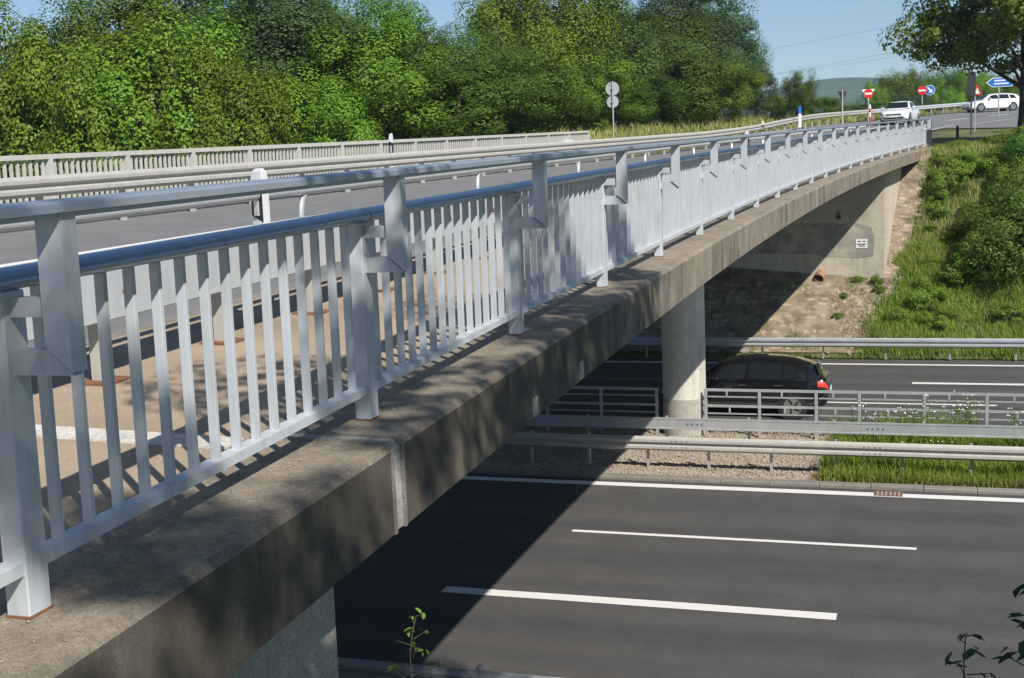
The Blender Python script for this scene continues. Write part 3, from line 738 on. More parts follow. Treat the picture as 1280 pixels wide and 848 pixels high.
delineator(D(25.9, 10.3, -.02), 'white marker post rising behind the beige guardrail against the trees', 1.2, R(50))
def groundpoint(px, py, dist):
    d = ray(px, py); P = Vector((0, 0, CAMH))+d*dist; return P
def on_ground(px, dist):
    d = ray(px, 150); x, y = d.x*dist, d.y*dist; return Vector((x, y, tz(x, y)))
delineator(on_ground(785, 52), 'white marker post in the long grass beside the pole with two round signs', 1.15, R(50))
delineator(on_ground(954, 66), 'white marker post in the long grass in front of the dark tree', 1.15, R(50))
delineator(on_ground(1170, 150), 'white marker post behind the guardrail on the bend', 1.2)
delineator(D(27.5, 1.775, .36), 'low white marker post at the guardrail beyond the middle of the bridge', .74, R(40))

# ------------------------------------------------------------------ signs
def pole(parent, base, h, r=.04, mat='zinc'): return MB().tube([base-Vector((0, 0, .3)), base+Vector((0, 0, h))], r, 10).build('pole', mat, parent, smooth=True)
def facing(base): return Vector((-base.x, -base.y, 0)).normalized()
def rnd(name, mat, parent, c, r, n, th=.012): return MB().disc(c, r, n, 28, th).build(name, mat, parent, smooth=False)
def sign_pt(c, n, a, b_):
    side = Vector((0, 0, 1)).cross(n).normalized(); return c+side*a+Vector((0, 0, 1))*b_
def poly(name, mat, parent, c, n, pts, th=.006, off=0.0):
    mb = MB(); mb.prism(pts, off, off+th, lambda a, b_, h: sign_pt(c, n, a, b_)+n*h); return mb.build(name, mat, parent)
def top_z(px, py, base):
    d = ray(px, py); dist = math.hypot(base.x, base.y); return CAMH+d.z*dist
# two round signs seen from behind
B = on_ground(766.5, 58); s = empty('road_sign', B, label='pole with two round grey sign backs one above the other in the grass', cat='road sign')
zt = top_z(765, 102, B); pole(s, B, zt-B.z, .035); n = facing(B)
rnd('sign_disc', 'sign_back', s, Vector((B.x, B.y, zt-.32))+n*-.06, .31, n); rnd('sign_disc', 'sign_back', s, Vector((B.x, B.y, zt-.90))+n*-.06, .27, n)
for z in (.32, .90): MB().box(Vector((B.x, B.y, zt-z))+n*.0, (.10, .10, .05)).build('clamp', 'zinc', s)
# blue and white board
B = on_ground(1000, 78); s = empty('road_sign', B, label='small blue and white upright board in front of the dark tree', cat='road sign'); n = facing(B)
zt = top_z(1000, 133, B); h = zt-B.z; pole(s, B, h*.9)
poly('board', 'sign_white', s, Vector((B.x, B.y, B.z)), n, [(-.085, .3), (.085, .3), (.085, h), (-.085, h)], .02, .05)
poly('blue_panel', 'sign_blue', s, Vector((B.x, B.y, B.z)), n, [(-.085, h*.72), (.085, h*.72), (.085, h+.01), (-.085, h+.01)], .006, .073)
# back of a triangular sign
B = on_ground(1053, 92); s = empty('road_sign', B, label='dark back of a give-way triangle on a pale pole against the hill', cat='road sign'); n = facing(B)
zt = top_z(1053, 113, B); pole(s, B, zt-B.z, .05, 'zinc_warm'); c = Vector((B.x, B.y, zt-.36))
poly('triangle_back', 'signal_dark', s, c, n, [(-.32, .30), (0, -.5), (.32, .30)], .01, -.06)
# no entry with white corners of the sign behind
def no_entry(px, py, dist, label, r=.32):
    B = on_ground(px+1.5, dist); s = empty('road_sign', B, label=label, cat='road sign'); n = facing(B)
    zc = top_z(px, py, B); pole(s, B, zc-B.z+.3, .045); c = Vector((B.x, B.y, zc))
    rnd('red_disc', 'sign_red', s, c+n*.07, r, n); poly('white_bar', 'sign_white', s, c, n, [(-r*.74, -.07), (r*.74, -.07), (r*.74, .07), (-r*.74, .07)], .004, .084)
    return s, B, n, c
s, B, n, c = no_entry(1084, 117.5, 92, 'red no-entry disc with a white triangle behind it left of the white hatchback')
poly('white_triangle', 'sign_white', s, c, n, [(-.45, .31), (0, -.46), (.45, .31)], .01, .045)
mk = empty('marker_post', B+n*.5+Vector((.1, 0, 0)), label='short red and white striped marker under the no-entry sign', cat='marker post')
q = world_off(mk)
MB().tube([q, q+Vector((0, 0, .45))], .07, 10).build('red_foot', 'sign_red', mk); MB().tube([q+Vector((0, 0, .45)), q+Vector((0, 0, .75))], .07, 10).build('white_band', 'sign_white', mk)
MB().tube([q+Vector((0, 0, .75)), q+Vector((0, 0, 1.0))], .07, 10).build('red_band', 'sign_red', mk); MB().tube([q+Vector((0, 0, 1.0)), q+Vector((0, 0, 1.3))], [.08, .05], 10).build('white_cap', 'sign_white', mk)
s, B, n, c = no_entry(1151, 113.5, 118, 'red no-entry disc paired with a round blue arrow sign on one pole', .40)
cb = sign_pt(c, n, .64, 0)
rnd('blue_disc', 'sign_blue', s, cb+n*.05, .40, n)
rnd('white_rim', 'sign_white', s, cb+n*.04, .44, n, .008)
ar = [(-.05, .26), (.05, .26), (.05, .02), (.20, .02)]
poly('arrow', 'sign_white', s, cb, n, [(-.22, .20), (-.14, .28), (.10, .02), (.20, .10), (.22, -.22), (-.10, -.20), (.0, -.09)], .004, .066)
B = on_ground(1101.5, 110); s = empty('marker_pole', B, label='thin bare grey pole behind the white hatchback', cat='pole'); zt = top_z(1101, 133, B)
pole(s, B, zt-B.z, .045); MB().box((B.x, B.y, zt), (.12, .12, .06)).build('cap', 'dark_steel', s)
# traffic signal seen from behind
B = on_ground(1214, 70); s = empty('traffic_signal', B, label='dark traffic signal seen from behind on a thin pole by the bend', cat='traffic light'); n = facing(B)
zt = top_z(1213, 89, B); h = zt-B.z; pole(s, B, h, .04, 'dark_steel'); c = Vector((B.x, B.y, zt-.62))
poly('backing_board', 'signal_dark', s, c, n, [(-.20, -.62), (.20, -.62), (.20, .56), (-.20, .56)], .02, .05)
MB().box(c+n*-.12, (.26, .26, .95)).build('lamp_housing', 'signal_dark', s)
for k in (-.3, 0, .3): MB().tube([c+n*-.22+Vector((0, 0, k)), c+n*-.42+Vector((0, 0, k))], .11, 12).build('visor', 'signal_dark', s)
B = on_ground(1218.5, 74); s = empty('road_sign', B, label='red edged triangle sign half hidden by the traffic signal', cat='road sign'); n = facing(B)
zc = top_z(1219, 113, B); pole(s, B, zc-B.z+.3, .035); c = Vector((B.x, B.y, zc))
poly('triangle', 'sign_red', s, c, n, [(-.15, -.28), (.36, -.28), (.1, .34)], .01, .05); poly('triangle_face', 'sign_white', s, c, n, [(-.03, -.2), (.25, -.2), (.11, .14)], .004, .063)
# blue direction arrow
B = on_ground(1248, 98); s = empty('direction_sign', B, label='blue arrow direction sign pointing left beside the big tree', cat='road sign'); n = facing(B)
zc = top_z(1250, 103, B); pole(s, B, zc-B.z+.3, .05); c = Vector((B.x, B.y, zc))
poly('arrow_board', 'sign_white', s, c, n, [(-.86, 0), (-.42, .33), (.92, .33), (.92, -.33), (-.42, -.33)], .02, .06)
poly('arrow_face', 'sign_blue', s, c, n, [(-.77, 0), (-.39, .285), (.88, .285), (.88, -.285), (-.39, -.285)], .004, .083)
for z_, a, bb in ((.12, -.3, .45), (-.1, -.33, .65)):
    poly('lettering', 'sign_white', s, c, n, [(a, z_-.05), (bb, z_-.05), (bb, z_+.05), (a, z_+.05)], .003, .089)
# warning bollard on the verge at the bend
B = on_ground(1197, 66); s = empty('bollard', B, label='short dark bollard at the road edge beside the signal pole', cat='bollard')
MB().tube([B, B+Vector((0, 0, .6))], .07, 10).build('shaft', 'dark_steel', s); MB().tube([B+Vector((0, 0, .6)), B+Vector((0, 0, .68))], [.075, .03], 10).build('cap', 'dark_steel', s)
# overhead cables
for (x0, y0, x1, y1, dist) in ((960, 55, 1280, -5, 240), (960, 86, 1280, 30, 250), (960, 70, 1280, 52, 260)):
    a = Vector((0, 0, CAMH))+ray(x0-500, y0+90)*dist; c = Vector((0, 0, CAMH))+ray(x1+300, y1-60)*dist
    pts = [a.lerp(c, k/20)+Vector((0, 0, -((k/20)*(1-k/20))*6)) for k in range(21)]
    o = MB().tube(pts, .016, 5).build('power_cable', 'dark_steel', smooth=True); tag(o, 'thin overhead power cable hanging across the sky', 'cable', 'overhead power cables')

# ------------------------------------------------------------------ cars
def make_car(label, loc, yaw, paint, L=4.3, W=1.8, H=1.5, estate=False, lit=False):
    o = empty('car', loc, yaw, label=label, cat='car'); hw = W/2; k = L/4.3; hz = H/1.5
    # lower body: x forward. (x, zlow, ztop, half width)
    st = [(2.15, .42, .58, .55), (2.10, .30, .70, .72), (1.95, .22, .78, .82), (1.6, .20, .86, .88), (1.1, .19, .94, .895), (.75, .19, .99, .90), (.3, .19, 1.0, .90), (-.5, .19, 1.01, .90), (-1.2, .20, 1.02, .895), (-1.7, .22, 1.03, .875), (-2.0, .28, 1.02, .82), (-2.10, .36, .98, .76), (-2.15, .48, .80, .68)]
    xs = np.array([a[0] for a in st])[::-1]; xi = np.linspace(-2.15, 2.15, 60)
    def it(j): return np.interp(xi, xs, np.array([a[j] for a in st])[::-1])
    zl, zt, ww = it(1), it(2), it(3)
    ring = lambda x, a, b_, q: [(x*k, s_*q*f*W/1.8, (a+(b_-a)*g)*hz) for s_, seq in ((1, ((.80, 0), (.96, .12), (1.0, .38), (.995, .62), (.97, .85), (.90, .97), (.60, 1.02), (0.0, 1.035))), (-1, ((.60, 1.02), (.90, .97), (.97, .85), (.995, .62), (1.0, .38), (.96, .12), (.80, 0)))) for f, g in seq]
    mb = MB(); n = 15; V = []
    for x, a, b_, q in zip(xi, zl, zt, ww): V += ring(x, a, b_, q)
    F = [(i*n+j, i*n+(j+1) % n, (i+1)*n+(j+1) % n, (i+1)*n+j) for i in range(59) for j in range(n)]+[tuple(range(n))[::-1], tuple(range(59*n, 60*n))]
    body = mb.add(V, F).build('body', paint, o, world=False, smooth=True)
    # greenhouse
    re = -2.02 if estate else -1.95
    gx = [1.12, .55, .30, -.3, -.9, -1.45 if estate else -1.3, re+.12, re]; gr_ = [.99, 1.36, 1.44, 1.485, 1.48, 1.44, 1.32, 1.03] if estate else [.99, 1.36, 1.44, 1.485, 1.475, 1.43, 1.28, 1.02]
    gw = [.74, .63, .61, .605, .60, .585, .58, .66]; gb = [.80, .855, .865, .87, .865, .85, .80, .74]
    gi = np.linspace(re, 1.12, 40)
    rev = lambda a: np.array(a)[::-1]
    zr = np.interp(gi, rev(gx), rev(gr_)); rw = np.interp(gi, rev(gx), rev(gw)); bw = np.interp(gi, rev(gx), rev(gb))
    def smooth_(a):
        a = a.copy()
        for _ in range(2): a[1:-1] = (a[:-2]+2*a[1:-1]+a[2:])/4
        return a
    zr, rw, bw = smooth_(zr), smooth_(rw), smooth_(bw); zb = np.full(40, .985)
    def side(x, f, s_):
        r_ = np.interp(x, gi, zr); a = np.interp(x, gi, bw); b_ = np.interp(x, gi, rw); z = .985+(r_-.07-.985)*f
        return Vector((x*k, s_*(a+(b_-a)*f)*W/1.8, z*hz))
    V = []; mb = MB(); n = 9
    for x, r_, a, b_ in zip(gi, zr, bw, rw):
        rz = max(r_-.07, .985)
        V += [(x*k, s_*q*W/1.8, z*hz) for s_, q, z in ((1, a, .96), (1, a, .985), (1, b_, rz), (1, b_*.86, max(r_-.015, .99)), (1, 0, r_+.01), (-1, b_*.86, max(r_-.015, .99)), (-1, b_, rz), (-1, a, .985), (-1, a, .96))]
    F = [(i*n+j, i*n+j+1, (i+1)*n+j+1, (i+1)*n+j) for i in range(39) for j in range(n-1)]+[tuple(range(n)), tuple(range(39*n, 40*n))[::-1]]
    mb.add(V, F).build('roof', paint, o, world=False, smooth=True)
    def win(name, xb0, xb1, xt0, xt1, s_, f0=.08, f1=.95):
        mb = MB(); V = []; na, nb = 8, 4
        for i in range(na+1):
            for j in range(nb+1):
                f = f0+(f1-f0)*j/nb; u = i/na; x = (xb0+(xb1-xb0)*u)*(1-j/nb)+(xt0+(xt1-xt0)*u)*(j/nb)
                p = side(x, f, s_); p.y += s_*.008; V.append(p)
        mb.add(V, [(i*(nb+1)+j, (i+1)*(nb+1)+j, (i+1)*(nb+1)+j+1, i*(nb+1)+j+1) for i in range(na) for j in range(nb)])
        mb.build(name, 'car_glass', o, world=False, smooth=True, recalc=False)
    for s_ in (1, -1):
        win('window', .86, -.10, .42, -.10, s_); win('window', -.18, -1.00, -.18, -.98, s_)
        win('window', -1.08, -1.62 if estate else -1.52, -1.06, -1.45 if estate else -1.30, s_, .12, .9)
    def cross(name, xa, za, wa, xb, zb_, wb, off):
        mb = MB(); V = []; m = 10
        for j in range(4):
            f = j/3; x = xa+(xb-xa)*f; z = za+(zb_-za)*f; q = wa+(wb-wa)*f
            for i in range(m+1):
                y = -q+2*q*i/m; V.append(((x+off[0]-abs(y)*.05)*k if xa > 0 else (x+off[0]+abs(y)*.03)*k, y*W/1.8, (z+off[1])*hz))
        mb.add(V, [(j*(m+1)+i, j*(m+1)+i+1, (j+1)*(m+1)+i+1, (j+1)*(m+1)+i) for j in range(3) for i in range(m)]); mb.build(name, 'car_glass', o, world=False, recalc=False)
    cross('windscreen', 1.10, 1.005, .70, .56, 1.365, .57, (.035, .02)); cross('rear_window', re+.03, 1.08, .58, re+.14, 1.33, .54, (-.035, .012))
    for s_ in (1, -1):
        for x in (1.30, -1.28):
            r_ = .325; q = hw*.985
            MB().tube([(x*k, s_*(q-.12), r_), (x*k, s_*(q+.006), r_)], r_+.055, 28).build('wheel_arch', 'black_plastic', o, world=False, smooth=True)
            wl = MB().tube([(x*k, s_*(q-.19), r_), (x*k, s_*(q-.02), r_), (x*k, s_*(q+.012), r_)], [r_, r_, r_*.95], 28).build('wheel', 'tyre', o, world=False, smooth=True)
            mb = MB(); mb.tube([(x*k, s_*(q+.0), r_), (x*k, s_*(q+.016), r_)], r_*.70, 24); mb.build('rim', 'alloy', wl, world=False)
            for a in range(5):
                th = a*2*math.pi/5+.3; M = Matrix.Rotation(th, 3, 'Y'); mb = MB()
                MB().box(Vector((x*k, s_*(q+.020), r_))+M @ Vector((.13, 0, .035)), (.15, .010, .05), M).build('rim_gap', 'black_plastic', wl, world=False)
        def lamp(name, mat, x0, x1, g0, g1, off):
            seqg = (0, .12, .38, .62, .85, .97); seqf = (.80, .96, 1.0, .995, .97, .90); V = []; na, nb = 8, 4
            for o_ in (off, -.02):
                for i in range(na+1):
                    for j in range(nb+1):
                        x = x0+(x1-x0)*i/na; g_ = g0+(g1-g0)*j/nb-(.05*(i/na) if x0 > 0 else .03*(1-i/na)); a_, b2, q = (float(np.interp(x, xi, v_)) for v_ in (zl, zt, ww))
                        V.append(((x+(.5*o_ if x0 > 0 else -.5*o_))*k, s_*(q*float(np.interp(g_, seqg, seqf))*W/1.8+o_), (a_+(b2-a_)*g_)*hz))
            nn = (na+1)*(nb+1); F = [(i*(nb+1)+j, (i+1)*(nb+1)+j, (i+1)*(nb+1)+j+1, i*(nb+1)+j+1) for i in range(na) for j in range(nb)]
            edge = [(i, 0) for i in range(na+1)]+[(na, j) for j in range(1, nb+1)]+[(i, nb) for i in range(na-1, -1, -1)]+[(0, j) for j in range(nb-1, 0, -1)]
            idx = [i*(nb+1)+j for i, j in edge]; F += [(idx[i], idx[(i+1) % len(idx)], nn+idx[(i+1) % len(idx)], nn+idx[i]) for i in range(len(idx))]
            MB().add(V, F).build(name, mat, o, world=False, smooth=True)
        lamp('headlight', 'lamp_glass', 1.66, 2.13, .74, .93, .008)
        lamp('tail_light', 'brake_glow' if lit else 'lamp_red', -2.13, -1.90, .76, .93, .008)
        mi_ = MB().box((.62*k, s_*(hw+.07), 1.03*hz), (.12, .20, .13)).build('mirror', paint, o, world=False, bevel=.03, smooth=True)
        for x in (-.02, -.92): MB().box((x*k, s_*(hw-.004), .86*hz), (.20, .03, .028)).build('door_handle', 'chrome' if lit else paint, o, world=False, bevel=.006)
        for x in (.72, -.14, -1.04): MB().box((x*k, s_*(hw*.994), .60*hz), (.008, .008, .60)).build('door_seam', 'black_plastic', o, world=False)
        if estate: MB().tube([(.3*k, s_*.55*W/1.8, 1.44*hz), (.2*k, s_*.55*W/1.8, 1.515*hz), (-1.3*k, s_*.54*W/1.8, 1.505*hz), (-1.42*k, s_*.53*W/1.8, 1.42*hz)], .016, 8).build('roof_rail', 'dark_steel', o, world=False, smooth=True)
    MB().box((2.12*k, 0, .56*hz), (.06, .95, .10)).build('grille', 'black_plastic', o, world=False); MB().box((2.10*k, 0, .36*hz), (.08, 1.2, .12)).build('bumper_intake', 'black_plastic', o, world=False)
    MB().box((2.155*k, 0, .46*hz), (.012, .50, .11)).build('front_plate', 'sign_white', o, world=False); MB().box((-2.165*k, 0, .66*hz), (.012, .50, .11)).build('rear_plate', 'sign_white', o, world=False)
    return o
make_car('black hatchback driving past on the far motorway carriageway', Vector((-4.48, 33.25, 0.004)), math.pi, 'car_black', 4.35, 1.80, 1.52, False, True)
# white car coming down towards the bridge
def on_road(px, u, s0, s1):
    best = None
    for s_ in np.arange(s0, s1, .25):
        P = D(s_, u, -.1); v = P-Vector((0, 0, CAMH)); xx = 640+FPX*v.dot(CR)/v.dot(FW)
        if best is None or abs(xx-px) < best[0]: best = (abs(xx-px), s_, P)
    return best[1], best[2]
s_, P = on_road(1126, 7.4, 62, 110)
make_car('white hatchback coming down the road towards the bridge', P, math.atan2(-math.cos(ang(s_)), -math.sin(ang(s_)))+R(6), 'car_white', 4.2, 1.8, 1.48)
print('CAR1', s_, P, 'dist', P.length)
s_, P = on_road(1240, 11.0, 90, 160)
make_car('white estate car on the bend partly behind the big tree trunk', P, math.atan2(-.42, -.9), 'car_white', 4.6, 1.8, 1.46, True)
print('CAR2', s_, P, 'dist', P.length)

# ------------------------------------------------------------------ vegetation
def leaves(C, Nrm, size, aspect=0.62, fold=0.25, rng=RNG):
    """C (n,3) centres, Nrm (n,3) normals: each leaf two triangles folded on the midrib -> one quad"""
    n = len(C); r = rng.normal(size=(n, 3)); a = np.cross(Nrm, r); a /= np.linalg.norm(a, axis=1, keepdims=True)+1e-9
    b_ = np.cross(Nrm, a); sz = size[:, None] if np.ndim(size) else size
    A = C-a*sz*.5; B = C+b_*sz*aspect*.5+Nrm*sz*fold*.3; Cc = C+a*sz*.5-Nrm*sz*fold*.4; Dd = C-b_*sz*aspect*.5+Nrm*sz*fold*.3
    V = np.stack([A, B, Cc, Dd], 1).reshape(-1, 3); F = np.arange(n*4).reshape(-1, 4); return V, F
def oval_leaves(C, Nrm, size, aspect=.5, rng=RNG):
    n = len(C); r = rng.normal(size=(n, 3)); a = np.cross(Nrm, r); a /= np.linalg.norm(a, axis=1, keepdims=True)+1e-9; b_ = np.cross(Nrm, a); sz = size[:, None]
    pr = ((0, 0, 0), (.18, .55, .05), (.45, 1, .10), (.75, .65, .04), (1, 0, -.08), (.75, -.65, .04), (.45, -1, .10), (.18, -.55, .05))
    V = np.stack([C+a*sz*(p-.5)+b_*sz*aspect*.5*q+Nrm*sz*h for p, q, h in pr], 1).reshape(-1, 3); k = np.arange(n)[:, None]*8
    F = np.concatenate([k+np.array([q]) for q in ((0, 1, 2, 4), (4, 6, 7, 0))], 0)
    V2 = V.reshape(n, 8, 3); V2[:, 2] = (V2[:, 2]+V2[:, 3])/2; V2[:, 6] = (V2[:, 6]+V2[:, 5])/2
    return V2.reshape(-1, 3), F
def crown_mesh(name, mat, h, rx, z0, nclump, nleaf, lsize, rng, shape='round', clump=(0.9, 1.7), flat_=1.55):
    """clumps distributed on shells of the crown; leaf normals lean outward and up"""
    cs = []; zc = (h+z0)/2; hz = (h-z0)/2
    tries = 0
    while len(cs) < nclump and tries < 20000:
        tries += 1
        d = rng.normal(size=3); d /= np.linalg.norm(d); rr = rng.uniform(.35, 1.0)**.6
        x, y, z = d[0]*rr, d[1]*rr, d[2]*rr
        prof = 1.0
        if shape == 'cone': prof = 1.0-.55*max(0, (z+.1))
        if shape == 'dome': z = abs(z)*1.45-.55+rng.uniform(-.12, .12); prof = 1.08-.3*max(0, z)
        if shape == 'tall': prof = 1.0-.25*abs(z)
        lob = 1+.22*math.sin(3*math.atan2(y, x)+z*4)+.12*math.sin(7*math.atan2(y, x)-z*6)
        cs.append((x*rx*prof*lob, y*rx*prof*lob, zc+z*hz, rng.uniform(*clump)))
    cs = np.array(cs); per = max(4, nleaf//len(cs)); C = []; Nn = []
    for cx, cy, cz, r in cs:
        d = rng.normal(size=(per, 3)); d /= np.linalg.norm(d, axis=1, keepdims=True); rr = rng.uniform(.15, 1, (per, 1))**.30
        p = d*rr*r*np.array([1, 1, flat_]); out = np.array([cx, cy, (cz-zc)*.6]); out = out/(np.linalg.norm(out)+1e-6)
        nn = d*1.1+out*.45+np.array([0, 0, .40])+rng.normal(size=(per, 3))*.33
        C.append(p+np.array([cx, cy, cz])); Nn.append(nn/np.linalg.norm(nn, axis=1, keepdims=True))
    C = np.concatenate(C); Nn = np.concatenate(Nn)
    V, F = leaves(C, Nn, rng.uniform(lsize*.7, lsize*1.3, len(C)), rng=rng)
    return npmesh('_'+name, V, F, mat), cs
def trunk_mesh(name, cs, h, r, rng, mat='bark', nb=14):
    mb = MB(); top = h*.78; pts = []; ph = rng.uniform(0, 6)
    for k in range(7):
        f = k/6; pts.append((math.sin(f*3+ph)*.25*f, math.cos(f*2.3+ph)*.22*f, -.4+f*(top+.4)))
    mb.tube(pts, [r*(1.25 if k == 0 else 1-.12*k) for k in range(7)], 9)
    idx = rng.choice(len(cs), min(nb, len(cs)), replace=False)
    for i in idx:
        cx, cy, cz, _ = cs[i]; zb = min(top*.95, max(h*.18, cz-math.hypot(cx, cy)*.55)); f = (zb+.4)/(top+.4)
        a = Vector((math.sin(f*3+ph)*.25*f, math.cos(f*2.3+ph)*.22*f, zb)); c = Vector((cx, cy, cz)); mid = a.lerp(c, .5)+Vector((0, 0, .25))
        rb = r*(1-.72*f)*.5; mb.tube([a, mid, c], [rb, rb*.6, rb*.2], 6)
    return mesh_of(mb, '_trunk', mat, smooth=True, recalc=False)
PROTO = []
specs = [('leaf_mid', 14, 4.2, 1.0, 90, 40000, .18, 'round', (.6, 1.4)), ('leaf_light', 13, 4.4, .8, 85, 38000, .185, 'round', (.6, 1.45)),
         ('leaf_dark', 15, 3.6, 1.2, 95, 42000, .165, 'tall', (.5, 1.3)), ('leaf_light', 11, 4.0, .5, 90, 38000, .18, 'cone', (.5, 1.2)), ('leaf_mid', 12, 3.8, .4, 85, 38000, .18, 'tall', (.55, 1.3))]
for i, (mat, h, rx, z0, nc, nl, ls, shp, cl) in enumerate(specs):
    rg = np.random.default_rng(100+i); me, cs = crown_mesh('crown', mat, h, rx, z0, nc, nl, ls, rg, shp, cl)
    PROTO.append((me, trunk_mesh('trunk', cs, h, .22, rg), h, rx))
def tree(p, k, hgt, wid, label, group=None, rz=None, name='broadleaf_tree', cat='tree'):
    me, tm, h, rx = PROTO[k]; o = empty(name, p, 0, label=label, cat=cat, group=group)
    sc = (wid/rx/2*1.0, wid/rx/2*1.0, hgt/h); rz = random.uniform(0, 6.28) if rz is None else rz
    inst('crown', me, o, (0, 0, 0), (0, 0, rz), sc); inst('trunk', tm, o, (0, 0, 0), (0, 0, rz), sc); return o
KIND = ['mid green tree', 'yellow green tree', 'dark green narrow tree', 'pale green cone shaped tree', 'bushy green tree']
BELT = [  # px, top py, dist, kind, width m
 (-85, -60, 62, 0, 8), (-8, 10, 60, 1, 7), (66, 24, 58, 3, 7), (128, -10, 62, 0, 7.5), (120, 60, 54, 3, 6.5), (185, -25, 64, 4, 9), (240, 14, 55, 1, 8.5), (300, -30, 65, 2, 8), (348, -40, 60, 2, 8.5), (180, 20, 56, 3, 8), (290, 70, 53, 1, 6.5),
 (405, -5, 62, 0, 8.5), (452, 30, 57, 1, 8), (468, -20, 66, 0, 7), (535, 32, 60, 4, 6), (420, 95, 54, 3, 5.5), (603, 30, 64, 0, 6), (575, 80, 57, 4, 6.5), (672, -40, 68, 1, 7.5), (640, 60, 60, 0, 7.5), (715, -40, 72, 0, 8), (712, 55, 70, 1, 7), (765, 6, 80, 2, 8.5), (802, 10, 84, 0, 9), (848, -22, 88, 2, 8), (845, 55, 82, 4, 8), (890, -26, 92, 2, 7), (922, 20, 94, 2, 5), (893, 75, 86, 1, 6), (946, 70, 96, 2, 3.2), (750, 95, 76, 1, 5.5), (815, 100, 80, 0, 5)]
for px, py, dist, k, wd in BELT:
    d = ray(px, 150); x, y = d.x*dist, d.y*dist; g = tz(x, y); top = CAMH+ray(px, py).z*dist
    size = 'very tall ' if py < -20 else 'tall ' if py < 12 else 'mid height ' if py < 60 else 'low '
    where = 'at the end of the row beside open sky' if px > 920 else 'in the row behind the long verge grass' if px > 775 else 'in the row behind the two round signs' if px > 690 else 'in the dense row behind the tree-side railing'
    tree((x, y, g-.1), k, top-g, wd, size+KIND[k]+' '+where, 'trees in the row behind the tree-side railing')
def single(px, py, dist, k, wd, label, sink=0.1, **kw):
    d = ray(px, 150); x, y = d.x*dist, d.y*dist; g = tz(x, y); top = CAMH+ray(px, py).z*dist
    return tree((x, y, g-sink), k, top-g+sink, wd, label, **kw)
single(1001, 88, 92, 0, 2.8, 'small dark green tree standing alone behind the blue and white board')
for px, py, dist, k, wd in ((1030, 122, 104, 4, 5), (1058, 135, 108, 0, 6), (972, 120, 95, 1, 2.2), (1085, 128, 120, 2, 5)):
    single(px, py, dist, k, wd, 'low green bush at the roadside below the distant hill', group='roadside bushes below the hill', name='bush', cat='bush')
for px, py, dist, k, wd in ((1092, 104, 168, 1, 5), (1108, 94, 172, 0, 6), (1126, 88, 170, 1, 6), (1143, 93, 174, 4, 5.5), (1150, 104, 160, 2, 4.5), (1163, 98, 168, 1, 5), (1180, 82, 175, 0, 7), (1199, 88, 170, 4, 6), (1216, 92, 165, 1, 6), (1236, 90, 178, 1, 7), (1258, 98, 172, 4, 6), (1282, 92, 175, 0, 7), (1128, 114, 158, 2, 5), (1190, 112, 157, 1, 5), (1228, 112, 158, 4, 5.5)):
    single(px, py, dist, k, wd, 'green tree in the thicket behind the white cars on the bend', group='thicket behind the bend')

# big tree at the right with a dark trunk
rg = np.random.default_rng(55)
B = on_ground(1279, 60); top = B.z+11
bt = empty('broadleaf_tree', B, label='big spreading tree with dark trunk at the top of the right bank', cat='tree')
me, cs = crown_mesh('crown', 'leaf_bush', 12.5, 4.0, 1.5, 290, 70000, .18, rg, 'dome', (.5, 1.0), .75)
inst('crown', me, bt, (0, 0, 0)); inst('trunk', trunk_mesh('trunk', cs, 12.5, .27, rg, 'bark_dark', 26), bt, (0, 0, 0))

# trees standing behind the camera that dapple the near railing
rg = np.random.default_rng(77); me, cs = crown_mesh('crown', 'leaf_mid', 10.5, 3.4, 3.0, 80, 36000, .13, rg, 'round', (.4, .85), .7)
SHADE = (me, trunk_mesh('trunk', cs, 10.5, .16, rg, 'bark', 20), 10.5, 3.4); PROTO.append(SHADE)
for i, (x, y, hgt, wd, rz_) in enumerate(((5.6, 2.3, 10.5, 7.4, .4), (5.35, -2.3, 9.5, 6.2, 2.2), (9.8, -2.4, 11.5, 6.5, 4.0))):
    tree((x, y, tz(x, y)-.1), 5, hgt, wd, ['leafy tree on the near bank beside the railing', 'leafy tree at the top of the near bank behind the sidewalk end', 'taller leafy tree lower on the near bank'][i], rz=rz_)

tree((8.9, 49.3, tz(8.9, 49.3)-.2), 0, 9.5, 5.6, 'tree on the right bank that shades the shrubs below the big tree', rz=1.0)
# shrubs on the right bank
SH = []
for i, (mat, n_, ls, nc) in enumerate((('leaf_bush', 2600, .085, 26), ('leaf_mid', 9000, .042, 60), ('leaf_light', 2400, .085, 26), ('leaf_bush', 9000, .042, 60))):
    rg = np.random.default_rng(200+i); me, cs = crown_mesh('foliage', mat, 1.0, .62, .05, nc, n_, ls, rg, 'round', (.12, .26) if nc > 30 else (.16, .30), .8)
    SH.append((me, trunk_mesh('stem', cs, .9, .02, rg, 'bark', 12)))
def shrub(px, py, hgt, wd, k, label, group='shrubs on the right bank'):
    """foot at the pixel, on the slope"""
    d = ray(px, py); lo, hi = 30., 120.
    for _ in range(40):
        mid = (lo+hi)/2; P = Vector((0, 0, CAMH))+d*mid
        if P.z > tz(P.x, P.y): lo = mid
        else: hi = mid
    P = Vector((0, 0, CAMH))+d*lo; P.z = tz(P.x, P.y)-.05
    o = empty('shrub', P, label=label, cat='shrub', group=group); rz = random.uniform(0, 6.28); sc = (wd/1.24, wd/1.24, hgt)
    inst('foliage', SH[k][0], o, (0, 0, 0), (0, 0, rz), sc); inst('stem', SH[k][1], o, (0, 0, 0), (0, 0, rz), sc); return o
LB = ['small bright green shrub', 'large mid green shrub', 'small yellow green shrub', 'large bright green shrub']
